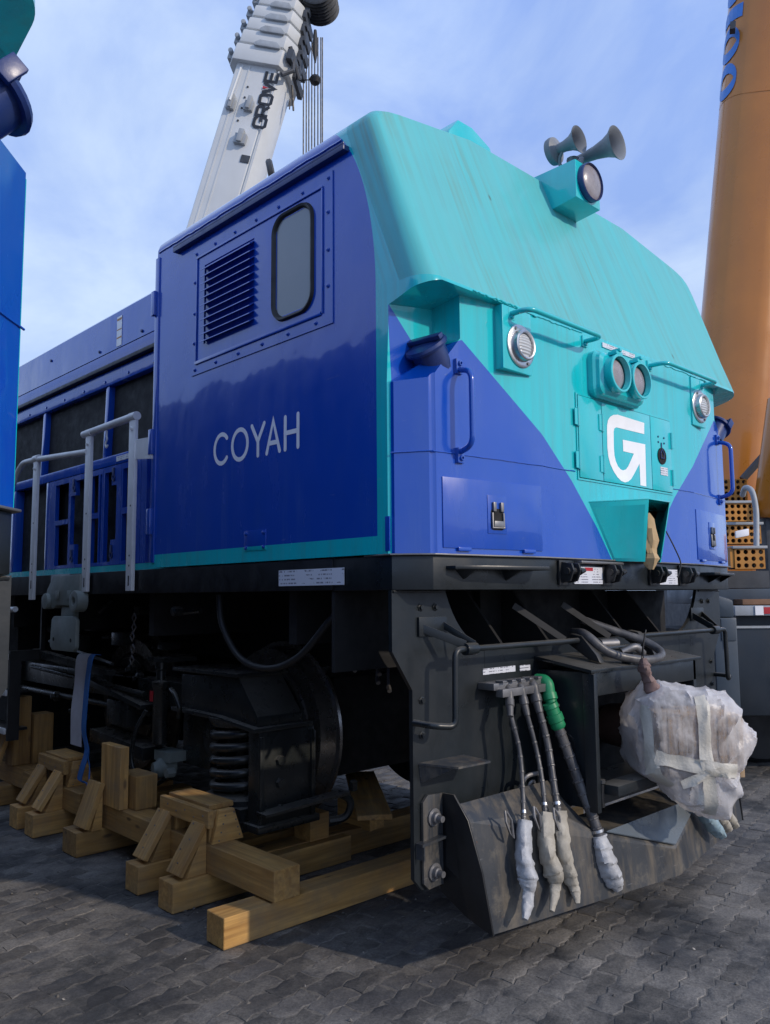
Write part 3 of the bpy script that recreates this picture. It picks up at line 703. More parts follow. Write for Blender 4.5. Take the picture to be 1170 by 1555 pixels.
LG = [(735, 757), (520, 690), (487, 692), (460, 708), (443, 735), (436, 775), (435, 820), (438, 960), (446, 1030), (462, 1090), (490, 1150), (520, 1195), (550, 1225), (580, 1237), (606, 1230), (630, 1210), (652, 1172), (697, 1085), (705, 1260), (752, 1270), (743, 930), (562, 892), (566, 985), (652, 1005), (606, 1108), (588, 1132), (565, 1140), (545, 1132), (524, 1108), (505, 1065), (495, 1020), (490, 960), (488, 830), (494, 800), (510, 792), (735, 847)]
def cropG(p): return SY(840+p[0]/5.318, 500+p[1]/5.318, yd)
pl = [cropG(p) for p in LG]
part('logo', G().prism([(q.x, yd-.0004, q.z) for q in pl], (0, -.0012, 0)), 'white_lettering', doors[1], 'pale angular letter G emblem', smooth=0)
part('latch_recess', G().lathe((1.862, yd-.001, 2.300), (0, -1, 0), [(0, .046), (.004, .046), (.004, .036), (.0015, .034)], 20).box(1.842, 1.882, yd-.006, yd-.001, 2.283, 2.308), ['interior_dark'], doors[2])
g = G()
g.tube([(1.845, yd-.005, 2.315), (1.862, yd-.005, 2.338), (1.880, yd-.005, 2.315), (1.880, yd-.005, 2.288), (1.845, yd-.005, 2.288), (1.845, yd-.005, 2.315)], .004, 6)
for u, v in ((1.83, 2.405), (1.895, 2.405), (1.83, 2.375), (1.895, 2.375)): g.lathe((u, yd, v), (0, -1, 0), [(0, .006), (.004, .005)], 6)
g.box(1.858, 1.866, yd-.004, yd, 2.345, 2.375)
part('latch', g, 'dark_blue_paint', doors[2])
part('door_label', G().box(1.842, 1.922, yd-.0022, yd, 2.195, 2.240), 'label_fine', doors[2])
part('warning_strip', G().box(1.30, 1.62, -E_-.006, -E_-.001, 2.800, 2.824), 'label_fine', loco)
# ---- nose: twin headlight
hc = [SY(944, 566, -E_-.115), SY(976, 578, -E_-.115)]
zc = (hc[0].z+hc[1].z)/2; xcs = ((hc[0].x+hc[1].x)/2-.103, (hc[0].x+hc[1].x)/2+.103)
bx0, bx1 = xcs[0]-.125, xcs[1]+.125
def rr_y(x0, x1, z0, z1, r, y, n=5): return [(a, y, b) for a, b in rrect(x0, x1, z0, z1, r, n)]
g = G(); levels = [(-E_+.002, 0, .05), (-E_-.030, 0, .05), (-E_-.042, .010, .045), (-E_-.060, .014, .045), (-E_-.072, .03, .04)]
rs = [rr_y(bx0+i_, bx1-i_, zc-.122+i_, zc+.118-i_, r_, y_) for y_, i_, r_ in levels]
for a, b in zip(rs, rs[1:]):
    for i in range(len(a)): j = (i+1) % len(a); g.poly([a[i], a[j], b[j], b[i]])
g.poly(rs[-1])
hl = part('headlight_housing', g, 'teal_paint', loco, smooth=40)
for x in xcs:
    o = part('lamp_barrel', G().lathe((x, -E_-.04, zc), (0, -1, 0), [(0, .094), (.058, .094), (.062, .097), (.074, .097), (.077, .094), (.077, .084), (.05, .080)], 28, close=False), 'teal_paint', hl, smooth=40)
    part('lens', G().lathe((x, -E_-.075, zc), (0, -1, 0), [(0, .085), (.012, .072), (.022, .050), (.028, .022), (.029, .001)], 24, close=False), 'warm_lens', o, smooth=60)
    part('clamp', G().box(x-.03, x+.03, -E_-.11, -E_-.06, zc+.094, zc+.112).box(x-.012, x+.012, -E_-.118, -E_-.07, zc+.110, zc+.126), 'teal_paint', o, bevel=.004)
# ---- nose: side marker lamps on wedge pedestals
for s, pp in ((0, (796, 532)), (1, (1068, 627))):
    yl = -E_-.006; c = SY(*pp, yl-.02); cx, cz = c.x, 2.655
    x0, x1 = cx-.125, cx+.085
    if s: x0, x1 = cx-.095, cx+.075
    lowy = lambda x: yF(min(x, 3-x)) if min(x, 3-x) < XC else -E_
    P = [(x0, lowy(x0)+.01), (x0, yl), (x1, yl), (x1, lowy(x1)+.01)]
    pd = part('lamp_pedestal', G().prism([(x, y, 2.535) for x, y in P], (0, 0, .288)), 'hull_paint', loco, bevel=.004)
    lp = part('marker_lamp', G().lathe((cx, yl, cz), (0, -1, 0), [(0, .098), (.006, .098), (.009, .094), (.009, .073), (.034, .069), (.038, .063), (.036, .056), (.022, .055)], 30, close=False), 'bright_steel', loco, smooth=40)
    part('lens', G().lathe((cx, yl-.022, cz), (0, -1, 0), [(0, .0555), (.008, .045), (.012, .02), (.013, .001)], 24, close=False), 'ribbed_lens', lp, smooth=60)
    g = G()
    for a in (120, 300): g.lathe((cx+.085*math.cos(R(a)), yl-.008, cz+.085*math.sin(R(a))), (0, -1, 0), [(0, .008), (.006, .007)], 8)
    loose('lamp_screw', g, 'dull_steel', lp)
# ---- nose: grab rails
def grab(path, r, name, feet, mat, axis=(0, 1, 0)):
    o = part(name, G().tube(fillet(path, .05, 6), r, 10), mat, loco, smooth=60)
    for f in feet:
        part('foot', G().obox(Vector(f)+Vector((0, .006, 0)), (.022, 0, 0), (0, .012, 0), (0, 0, .028)).lathe(Vector(f)+Vector((0, -.004, -.016)), (0, -1, 0), [(0, .010), (.012, .009)], 8), mat, o, bevel=.003)
for s in (0, 1):
    if s == 0: a, b = .545, 1.135
    else: a, b = 1.775, 2.40
    zz = 2.792; so = .105
    grab([(a, -E_+.004, zz), (a, -E_-so, zz), (b, -E_-so, zz), (b, -E_+.004, zz)], .0125, 'grab_rail', [(a, -E_-.002, zz), (b, -E_-.002, zz)], 'teal_paint')
for s in (0, 1):
    x = .262; y = yF(x)
    P = [(x, y, 2.500), (x-.01, y-.085, 2.478), (x-.01, y-.085, 2.165), (x, y, 2.143)]
    P = [mir(p) if s else p for p in P]; x = 3-x if s else x
    o = part('hand_rail', G().tube(fillet(P, .05, 6), .0125, 10), 'blue_paint', loco, smooth=60)
    for z in (2.512, 2.131): part('foot', G().box(x-.02, x+.02, y-.014, y+.01, z-.032, z+.032).lathe((x, y-.014, z+(.012 if z > 2.3 else -.012)), (0, -1, 0), [(0, .013), (.01, .011), (.010, .006), (.003, .006)], 10, close=False), 'blue_paint', o, bevel=.003)
# ---- nose: lower side hatches
for s in (0, 1):
    dv = Vector((XC-C_, -E_, 0)).normalized(); nn = Vector((-E_, -(XC-C_), 0)).normalized()
    base = Vector((C_, 0, 0))
    def H(u, z, d): 
        p = base+dv*u+nn*d; p.z = z
        return Vector(mir(p)) if s else p
    u0, u1, z0, z1 = .045, .622, 1.743, 2.036
    g = G().prism([H(u0, z0, .0), H(u1, z0, .0), H(u1, z1, .0), H(u0, z1, .0)], H(0, 0, .005)-H(0, 0, 0))
    ht = part('side_hatch', g, 'blue_paint', loco, bevel=.002)
    g = G()
    for u in (.12, .50): g.prism([H(u, z0-.012, .002), H(u+.07, z0-.012, .002), H(u+.07, z0+.004, .002), H(u, z0+.004, .002)], H(0, 0, .012)-H(0, 0, 0))
    loose('hatch_hinge', g, 'blue_paint', ht, bevel=.003)
    ul = .345; g = G()
    P = [(ul-.055, 1.81), (ul+.055, 1.81), (ul+.055, 1.975), (ul-.055, 1.975)]
    g.prism([H(a, b, .005) for a, b in P], H(0, 0, .003)-H(0, 0, 0))
    lt = part('paddle_latch', g, 'blue_paint', ht, bevel=.003)
    part('latch_pocket', G().prism([H(a, b, .0082) for a, b in rrect(ul-.038, ul+.038, 1.825, 1.918, .016, 4)], H(0, 0, .0006)-H(0, 0, 0)), 'interior_dark', lt)
    g = G()
    g.tube([H(ul-.032, 1.90, .012), H(ul-.034, 1.835, .014), H(ul+.034, 1.835, .014), H(ul+.032, 1.90, .012)], .006, 6)
    g.prism([H(ul-.030, 1.838, .009), H(ul+.030, 1.838, .009), H(ul+.026, 1.864, .009), H(ul-.026, 1.864, .009)], H(0, 0, .012)-H(0, 0, 0))
    for a in (ul-.03, ul+.014): g.prism([H(a, 1.905, .008), H(a+.016, 1.905, .008), H(a+.016, 1.945, .008), H(a, 1.945, .008)], H(0, 0, .012)-H(0, 0, 0))
    part('latch_paddle', g, 'dull_steel', lt, bevel=.002)
    g = G()
    P = [Vector((0, C_+.03, 0)), Vector((0, C_, 0)), Vector((.05, .074, 0))]
    P = [Vector(mir(p)) if s else p for p in P]
    if not s: part('corner_cover', G().box(-.004, 0, C_+.003, C_+.030, 1.73, 1.872), 'blue_paint', loco, bevel=.001)
# ---- nose: jumper chute under the doors
g = G(); yo = -.262; a0, a1 = 1.125, 1.905; q0, q1 = 1.40, 1.62; zt0, zb0 = 2.018, 1.712
tl, tr_ = (a0, -E_+.002, zt0-.02), (a1, -E_+.002, zt0-.02); ftl, ftr = (q0, yo, zt0), (q1, yo, zt0)
bl_, br_ = (1.335, -E_+.002, zb0), (1.69, -E_+.002, zb0); fbl, fbr = (1.43, yo+.05, zb0-.005), (1.59, yo+.05, zb0-.005)
th_ = .006
def slab(g, pts, inn): 
    g.prism(pts, Vector(inn).normalized()*th_)
slab(g, [tl, ftl, fbl, bl_], (1, .6, 0)); slab(g, [ftr, tr_, br_, fbr], (-1, .6, 0)); slab(g, [tl, tr_, ftr, ftl], (0, 0, -1))
ck = part('cable_chute', g, 'teal_paint', loco, bevel=.0015)
part('chute_floor', G().poly([(1.36, -E_-.004, 1.74), (1.66, -E_-.004, 1.74), (1.80, -E_-.004, 1.99), (1.20, -E_-.004, 1.99)]), 'interior_dark', ck)
rr = random.Random(11); g = G(); vs = []
prof = [(0, .010), (.03, .035), (.08, .045), (.14, .050), (.18, .036), (.205, .040), (.23, .052), (.26, .040), (.285, .018)]
c0 = Vector((1.50, yo+.06, 1.955)); nn_ = 12
for t, r_ in prof:
    for k in range(nn_):
        a = 2*math.pi*k/nn_; q = r_*rr.uniform(.7, 1.25); vs.append((c0.x+math.cos(a)*q+t*.02, c0.y+math.sin(a)*q*.7, c0.z-t))
g.add(vs, [(i*nn_+k, i*nn_+(k+1) % nn_, (i+1)*nn_+(k+1) % nn_, (i+1)*nn_+k) for i in range(len(prof)-1) for k in range(nn_)])
part('paper_wrapped_plug', g, 'kraft_paper', ck, 'crumpled tan paper wrapped round the jumper end', smooth=20)
part('hanging_cord', G().tube(smoothpath([(1.55, yo-.005, 1.86), (1.60, yo-.02, 1.78), (1.64, yo-.03, 1.70), (1.60, yo-.03, 1.63)], 5), .0035, 5), 'cable_black', ck)
# ---- fuel filler caps in the corner notches
for s in (0, 1):
    q = Vector((.172, .058, 2.568)); ax = Vector((-.58, -.06, .66)).normalized()
    if s: q = Vector((2.872, .05, 2.600)); ax.x = -ax.x
    fl = part('filler_cap', G().lathe(q-ax*.09, ax, [(0, .078), (.115, .078), (.115, .094), (.126, .097), (.138, .090), (.144, .05), (.145, .001)], 26, close=False), 'dark_blue_paint', loco, smooth=35)
    t_ = ax.cross(Vector((0, 0, 1))).normalized(); c_ = q+ax*.066
    part('cap_handle', G().obox(c_, t_*.095, ax.cross(t_)*.016, ax*.010).obox(c_+t_*.095-ax*.02, t_*.008, ax.cross(t_)*.022, ax*.03), 'dark_blue_paint', fl, bevel=.003)
# ---- roof headlight box, horns and roof hump
bx = (1.365, 1.605); ft = .070; zt_, zl_ = 3.900, 3.685
g = G()
g.prism([(bx[0], ft, zt_), (bx[0], ft, zl_), (bx[0], .255, zl_-.02), (bx[0], .36, zt_)], (bx[1]-bx[0], 0, 0))
rb = part('roof_light_box', g, 'teal_paint', loco, bevel=.006)
part('light_rim', G().lathe((1.487, ft, 3.80), (0, -1, 0), [(0, .106), (.030, .106), (.034, .101), (.020, .097)], 28, close=False), 'dark_blue_paint', rb)
part('lens', G().lathe((1.487, ft-.018, 3.80), (0, -1, 0), [(0, .098), (.012, .082), (.020, .05), (.023, .001)], 26, close=False), 'warm_lens', rb, smooth=60)
g = G()
g.tube([(1.50, .17, 3.87), (1.50, .17, 3.99)], .035, 10).tube(smoothpath([(1.46, .20, 3.90), (1.44, .22, 3.97), (1.43, .19, 4.02)], 5), .010, 6).tube(smoothpath([(1.53, .20, 3.90), (1.58, .22, 3.96), (1.585, .20, 4.03)], 5), .010, 6).tube([(1.47, .12, 3.93), (1.54, .14, 3.99)], .018, 6)
hr = part('horn', G().lathe((1.585, .235, 4.018), Vector((.03, -1, .03)), [(0, .024), (.03, .026), (.09, .030), (.16, .038), (.22, .052), (.265, .072), (.29, .095), (.293, .095), (.285, .084), (.25, .060), (.20, .042), (.12, .028), (.118, .001)], 26, close=False), 'horn_grey', loco, smooth=50)
hr2 = part('horn', G().lathe((1.43, .245, 4.038), Vector((.02, -1, .03)), [(-.03, .001), (-.03, .055), (-.02, .074), (.0, .078), (.015, .074), (.022, .045), (.03, .028), (.07, .030), (.11, .040), (.14, .056), (.16, .076), (.163, .076), (.155, .066), (.13, .047), (.09, .032), (.088, .001)], 26, close=False), 'horn_grey', loco, smooth=50)
part('horn_bracket', g, 'horn_grey', loco, smooth=50)
part('roof_hump', G().prism([(.64, .35, 3.83), (.66, .35, 3.90), (.73, .35, 3.985), (.84, .35, 3.985), (.99, .35, 3.93), (1.02, .35, 3.84)], (0, .5, 0)), 'teal_paint', loco, bevel=.012)

# ---------------------------------------------------------------- underframe
ZS = 1.572
def outline(ins): return [(ins, C_+ins*.4), (C_+ins*.3, ins), (XC, -E_+ins), (3-XC, -E_+ins), (3-C_-ins*.3, ins), (3-ins, C_+ins*.4)]
g = G().prism([(x, y, ZS) for x, y in outline(.008)]+[(2.99, .5, ZS), (.01, .5, ZS)], (0, 0, 1.712-ZS))
bb = part('buffer_beam', g, 'chassis_grey', loco, bevel=.004)
part('deck_edge', G().prism([(x, y, 1.7125) for x, y in outline(-.010)]+[(3.01, .3, 1.7125), (-.010+.02, .3, 1.7125)], (0, 0, .0065)), 'dull_steel', loco, bevel=.002)
g = G().box(.006, .05, .5, 13, 1.575, 1.714).box(.012, .04, .13, .5, 1.575, 1.714).box(2.95, 2.994, .5, 13, 1.575, 1.714)
loose('side_sill', g, 'chassis_black', loco, bevel=.004)
part('deck_plate', G().box(.05, 2.95, .5, 13, 1.66, 1.7), 'chassis_black', loco)
g = G().box(.95, 2.05, .45, 13, 1.12, 1.655).box(.3, 2.7, 5.0, 10.5, .26, 1.55)
for y in (.9, 2.3, 3.6, 4.6): g.box(.12, 2.88, y, y+.06, 1.32, 1.655)
part('centre_sill', g, 'interior_dark', loco)
part('sill_label', G().box(.0025, .0055, .418, .886, 1.598, 1.672), 'label_print', loco)
# tapered tow plates, clevises and pins on the buffer beam
def onf(x): return yF(x) if x < XC else (-E_ if x < 3-XC else yF(3-x))
for s in (0, 1):
    P = [(.20, 1.672, -.0), (.56, 1.668, 0), (.62, 1.655, 0), (.60, 1.640, 0), (.38, 1.640, 0), (.26, 1.634, 0), (.20, 1.650, 0)]
    g = G()
    a = Vector((.20, yF(.20), 1.655)); b = Vector((.70, yF(.70)-.04, 1.655))
    pts = [(.19, yF(.19)+.01, 1.67), (.20, yF(.2)-.035, 1.67), (.30, yF(.3)-.085, 1.67), (.66, yF(.66)-.105, 1.67), (.685, yF(.68)-.08, 1.67), (.69, yF(.69)+.01, 1.67)]
    g.prism([mir(p) if s else p for p in pts], (0, 0, -.016))
    g.prism([mir(p) if s else p for p in [(.24, yF(.24)+.01, 1.654), (.28, yF(.28)-.06, 1.654), (.28, yF(.28)+.01, 1.615)]], (-.014 if s else .014, 0, 0))
    g.prism([mir(p) if s else p for p in [(.50, yF(.5)+.01, 1.654), (.52, yF(.52)-.08, 1.654), (.52, yF(.52)+.01, 1.610)]], (-.014 if s else .014, 0, 0))
    part('foot_plate', g, 'chassis_grey', loco, bevel=.003)
for x in (.905, 1.275, 1.735, 2.065):
    g = G(); y = onf(x)+.006
    for d in (-.028, .028): g.prism([(x+d, y, 1.70), (x+d, y-.065, 1.69), (x+d, y-.075, 1.66), (x+d, y-.055, 1.61), (x+d, y, 1.60)], (.012, 0, 0))
    g.box(x-.045, x+.058, y-.012, y, 1.592, 1.706)
    br = part('clevis', g, 'chassis_black', loco, bevel=.002)
    g = G().tube([(x-.04, y-.045, 1.655), (x+.07, y-.045, 1.655)], .016, 10).tube([(x+.06, y-.045, 1.655), (x+.105, y-.048, 1.660)], [.021, .010], 10)
    part('pin', g, 'chassis_black', br)
for x0, x1, z0, z1 in ((.985, 1.255, 1.598, 1.680), (1.80, 2.00, 1.598, 1.680)):
    lb = part('warning_label', G().box(x0, x1, -E_-.0015, -E_+.006, z0, z1), 'label_fine', loco)
    part('red_header', G().box(x0+(.09 if x0 < 1.5 else .0), x0+(.16 if x0 < 1.5 else .06), -E_-.0025, -E_-.0012, z1-.02, z1-.004), 'red_mark', lb)
part('flat_bar', G().box(1.0, 1.38, -E_-.035, -E_+.005, 1.694, 1.706), 'dull_steel', loco, bevel=.004)
# end plate with the wide hollow below the beam
def arcq(p, c, q, n=8): return [tuple(Vector(p)*(1-t)**2+Vector(c)*2*t*(1-t)+Vector(q)*t*t) for t in [i/n for i in range(n+1)]]
YP = C_+.002
left = [(0.004, YP, 1.571), (.004, YP, 1.326), (.117, YP, 1.165), (.117, YP, .42), (.16, YP, .372), (.30, YP, .372), (.30, YP, .50), (1.05, YP, .52), (1.05, YP, 1.205)]
hol = arcq((.325, YP, 1.571), (.40, YP, 1.36), (.58, YP, 1.318))
g = G()
g.prism(left[:4]+left[4:6]+[(.30, YP, .50), (.585, YP, .51), (.58, YP, 1.318)]+hol[::-1][1:], (0, .02, 0))
g.prism([mir(p) for p in left[:4]+left[4:6]+[(.30, YP, .50), (.585, YP, .51), (.58, YP, 1.318)]+hol[::-1][1:]], (0, .02, 0))
g.prism([(.582, YP, .51), (2.418, YP, .51), (2.418, YP, 1.318), (.582, YP, 1.318)], (0, .02, 0))
ep = part('end_plate', g, 'chassis_grey', loco)
g = G()
for x in (.75, 1.12, 1.86, 2.25): g.prism([(x, YP+.02, 1.30), (x, .5, 1.25), (x, .5, 1.571), (x, YP+.25, 1.571)], (.018, 0, 0))
loose('draft_web', g, 'interior_dark', loco)
part('bulkhead', G().box(.02, 2.98, .50, .52, 1.22, 1.571), 'interior_dark', loco)
g = G()
for a, b in (((.01, YP-.002, 1.566), (.30, YP-.002, 1.566)), ((2.70, YP-.002, 1.566), (2.99, YP-.002, 1.566)), ((.60, YP-.002, 1.316), (.98, YP-.002, 1.316))):
    g.tube(jagged(a, b, 30, .0016, (0, 0, 1)), .0055, 6)
for x in (.985, 2.015): g.tube(jagged((x-.004, YP-.004, .60), (x-.004, YP-.004, 1.19), 30, .0016, (1, 0, 0)), .006, 6)
loose('weld_bead', g, 'chassis_grey', ep)
g = G()
for x, z in ((.17, 1.50), (.26, 1.50), (.17, 1.12), (.17, .98), (.45, .62), (.62, .62)): g.lathe((x, YP, z), (0, -1, 0), [(0, .017), (.004, .017), (.005, .012), (.014, .011)], 6)
for x, z in ((2.83, 1.50), (2.74, 1.50), (2.83, 1.12), (2.83, .98)): g.lathe((x, YP, z), (0, -1, 0), [(0, .017), (.004, .017), (.005, .012), (.014, .011)], 6)
loose('plate_bolt', g, 'chassis_grey', ep)
# step tread brackets
for s in (0, 1):
    P = [(.145, YP, .872), (.20, YP-.17, .872), (.40, YP-.17, .868), (.43, YP, .868)]
    g = G().prism([mir(p) if s else p for p in P], (0, 0, -.008)).prism([mir(p) if s else p for p in [(.15, YP, .864), (.20, YP-.15, .864), (.16, YP, .79)]], (.006, 0, 0))
    part('corner_step', g, 'plough_grey', loco)
# uncoupling rod with bent handles
yR = -.005; zR = 1.327
P = [(.125, YP, 1.035), (.13, yR+.03, 1.032), (.230, yR, 1.020), (.236, yR, zR), (1.16, yR, zR)]
g = G().tube(fillet(P, .035, 6), .0135, 10); g.tube([(1.16, yR, zR), (1.20, yR-.0, zR), (1.24, yR-.06, 1.283)], .012, 8); g.tube([(1.24, yR-.06, 1.283), (1.60, yR-.06, 1.283)], .0125, 10)
g.tube(fillet([mir(p) for p in P[:4]]+[(1.72, yR, zR)], .035, 6), .0135, 10)
ur = part('uncoupling_rod', g, 'chassis_grey', loco, smooth=60)
for x, bx_ in ((.33, .20), (2.62, 2.62)):
    g = G()
    g.bar((bx_-.03, YP-.004, 1.415), (x-.03, yR, 1.345), .006, .035); g.bar((bx_+.10, YP-.004, 1.425), (x+.03, yR, 1.345), .006, .028)
    g.lathe((x-.035, yR, zR), (1, 0, 0), [(0, .026), (.07, .026)], 14); g.box(bx_-.05, bx_+.12, YP-.012, YP, 1.38, 1.46)
    part('rod_bracket', g, 'chassis_grey', ur, bevel=.002)
for x in (1.13, 1.66):
    g = G().prism([(x, yR-.10, 1.262), (x, yR-.02, 1.35), (x, yR+.04, 1.36), (x, yR+.06, 1.31), (x, yR-.06, 1.235), (x, yR-.12, 1.225)], (.045, 0, 0))
    part('rod_lever', g, 'chassis_black', ur, bevel=.008)
for x in (.96, 1.36):
    g = G().bar((x-.16, YP, 1.50), (x+.06, yR, 1.335), .006, .03)
    part('rod_stay', g, 'rubber_black', ur)
# big jumper cable looped over the coupler housing
P = smoothpath([(1.25, .10, 1.36), (1.16, -.03, 1.355), (1.22, -.12, 1.27), (1.36, -.20, 1.232), (1.50, -.225, 1.235), (1.58, -.19, 1.262), (1.57, -.11, 1.31), (1.48, .0, 1.36), (1.36, .12, 1.42)], 8)
part('jumper_cable', G().tube(P, .021, 12), 'hose_grey', loco, smooth=60)
g = G()
g.tube(smoothpath([(1.40, -.08, 1.26), (1.46, -.12, 1.285), (1.52, -.13, 1.25)], 5), .020, 8); g.lathe((1.36, -.12, 1.222), (0, -1, 0), [(0, .018), (.06, .016), (.065, .006)], 10); g.tube([(1.33, 0, 1.30), (1.44, -.03, 1.30)], .026, 10)
part('angle_cock', g, 'dull_steel', loco, smooth=50)
# ---------------------------------------------------------------- coupler housing and coupler
g = G(); hx0, hx1, hyf, hz0, hz1 = .985, 2.015, -.165, .585, 1.192
g.prism([(hx0-.03, hyf-.02, hz1), (hx1+.03, hyf-.02, hz1), (hx1+.03, YP, hz1+.05), (hx0-.03, YP, hz1+.05)], (0, 0, .016))
g.box(hx0, hx0+.03, hyf, YP, hz0, hz1).box(hx1-.03, hx1, hyf, YP, hz0, hz1)
g.box(hx0, hx1, hyf, hyf+.02, 1.085, hz1).box(hx0+.03, hx1-.03, hyf, YP, .60, .66)
g.box(hx0-.028, hx0+.002, hyf-.03, hyf+.03, .58, 1.19)
g.box(hx0+.03, hx1-.03, hyf-.10, hyf, .655, .70)
ch_ = part('coupler_housing', g, 'chassis_grey', loco, bevel=.003)
part('draft_pocket', G().box(hx0+.03, hx1-.03, YP-.03, YP-.002, .66, hz1-.01), 'interior_dark', ch_)
loose('housing_bolt', G().lathe((hx0-.002, -.02, .86), (-1, 0, 0), [(0, .050), (.008, .050), (.010, .030), (.030, .028), (.034, .016), (.046, .014)], 14).lathe((hx0+.02, hyf-.02, .60), (0, 0, 1), [(0, .014), (.10, .014), (.105, .022), (.12, .02)], 8), 'chassis_black', ch_)
part('stay_gusset', G().prism([(1.30, hyf-.02, hz1+.02), (1.345, hyf-.02, hz1+.02), (1.33, hyf-.02, hz1+.075)], (0, .05, 0)), 'chassis_grey', ch_)
g = G().lathe((1.5, YP-.05, .885), (0, -1, 0), [(0, .10), (.12, .115), (.20, .13), (.30, .13), (.36, .11), (.40, .12)], 18)
g.box(1.40, 1.60, -.44, -.26, .68, .98).box(1.42, 1.50, -.50, -.40, .70, .94)
part('coupler', g, 'coupler_rust', loco, bevel=.012)
# ---------------------------------------------------------------- snow plough
tipx = .335; zP = .215
LB, LT = (tipx, -.095, zP), (.285, -.025, .640); NB, NT = (1.47, -.285, zP), (1.47, -.27, .335)
TB0, TB1, PI_ = (.285, .030, .702), (.90, .030, .700), (1.0, -.17, .482)
g = G()
def pm(pts):
    g.prism(pts, (0, .012, .004))
NBc, NTc = (1.5, -.288, zP), (1.5, -.272, .333)
for s in (0, 1):
    f = (lambda p: mir(p)) if s else (lambda p: p)
    for P in ([LB, NBc, NTc, LT], [LT, NTc, PI_, (.80, -.07, .60)], [LT, (.80, -.07, .60), TB1, TB0], [(.80, -.07, .60), PI_, (1.02, -.05, .53), TB1]):
        q = [Vector(f(p)) for p in P]; g.poly(q); g.poly([p+Vector((0, .014, -.004)) for p in q[::-1]])
g.poly([PI_, NTc, mir(PI_)]); g.poly([PI_, mir(PI_), (1.95, .03, .50), (1.05, .03, .50)])
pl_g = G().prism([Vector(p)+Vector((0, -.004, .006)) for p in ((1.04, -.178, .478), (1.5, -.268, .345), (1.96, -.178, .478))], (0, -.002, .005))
blade = part('plough_blade', g, 'plough_grey', loco, smooth=12, fixn=False)
part('sky_sheen_facet', pl_g, 'plough_sky_sheen', blade, 'clean blue grey triangular facet with sky reflection painted in')  # thin triangle added over the blade facet; its pale colour stands for reflected sky
for s in (0, 1):
    f = (lambda p: Vector(mir(p))) if s else (lambda p: Vector(p))
    P = [(.272, YP+.0, .735), (.272, .05, .738), (.272, -.025, .650), (.300, -.070, .45), (.325, -.100, zP-.004), (.325, .03, zP+.03), (.272, YP, .34)]
    part('plough_end', G().prism([f(p) for p in P], (.010*(1 if not s else -1), 0, 0)), 'chassis_black', loco, bevel=.002)
    P = [(.155, YP-.002, .40), (.155, YP-.002, .715), (.185, YP-.002, .742), (.272, YP-.002, .735), (.272, YP-.002, .375), (.185, YP-.002, .372)]
    mb = part('plough_bracket', G().prism([f(p) for p in P], (0, -.014, 0)), 'plough_grey', loco, bevel=.002)
    g = G()
    for z in (.650, .435):
        g.lathe(f((.215, YP-.016, z)), (0, -1, 0), [(0, .036), (.008, .036), (.010, .024), (.026, .022), (.028, .014), (.052, .013)], 12)
    loose('bolt', g, 'dull_steel', mb)
    part('tab', G().prism([f(p) for p in [(.125, YP-.002, .562), (.255, YP-.002, .575), (.255, YP-.05, .575), (.125, YP-.04, .562)]], (0, 0, -.01)).prism([f(p) for p in [(.125, YP-.002, .552), (.132, YP-.04, .552), (.132, YP-.04, .50), (.125, YP-.002, .50)]], (.006*(1 if not s else -1), 0, 0)), 'plough_grey', mb)
part('lifting_eye', G().tube(fillet([(.72, .07, .66), (.735, .03, .745), (.83, .02, .748), (.86, .05, .67)], .03, 5), .010, 8).tube(fillet([(.76, .05, .67), (.77, .03, .715), (.80, .03, .715), (.81, .05, .67)], .02, 4), .007, 6), 'dull_steel', loco)
# ---------------------------------------------------------------- brake hoses with taped ends
g = G().box(.53, .935, .035, YP, 1.135, 1.165).box(.56, .90, .01, .05, 1.105, 1.14)
for k in range(5): g.box(.57+k*.065, .60+k*.065, .015, .06, 1.165, 1.175)
mf = part('hose_manifold', g, 'dull_steel', loco, bevel=.003)
part('manifold_label', G().box(.565, .80, YP-.0035, YP-.001, 1.195, 1.222), 'label_fine', mf)
part('manifold_label', G().box(.835, .915, YP-.0035, YP-.001, 1.193, 1.220), 'label_fine', mf)
def taped(g, path, radii, seed, n=18):
    rr = random.Random(seed); P = smoothpath(path, 14); m = len(P); vs = []; a = (P[1]-P[0]).normalized().orthogonal().normalized()
    for i, p in enumerate(P):
        t = (P[min(i+1, m-1)]-P[max(i-1, 0)]).normalized(); a = (a-t*a.dot(t)).normalized(); b = t.cross(a)
        u = i/(m-1)*(len(radii)-1); k0 = min(int(u), len(radii)-2); r_ = radii[k0]+(radii[k0+1]-radii[k0])*(u-k0)
        tw = i*.55
        for k in range(n):
            an = 2*math.pi*k/n; hx = (i/9.0+k/n*(1.0 if seed % 2 else -1.0)+.25*noise.noise(Vector((an, i*.2, seed)))) % 1.0; q = r_*(1+.17*(hx-.5)+.10*math.sin(3*an+tw*.2)+.12*noise.noise(Vector((math.cos(an)*2.2+seed, math.sin(an)*2.2, i*.35)))+rr.uniform(-.025, .025)); vs.append(p+(a*math.cos(2*math.pi*k/n)+b*math.sin(2*math.pi*k/n))*q)
    g.add(vs, [(i*n+k, i*n+(k+1) % n, (i+1)*n+(k+1) % n, (i+1)*n+k) for i in range(m-1) for k in range(n)]+[tuple(range(n-1, -1, -1)), tuple((m-1)*n+k for k in range(n))])
    return g
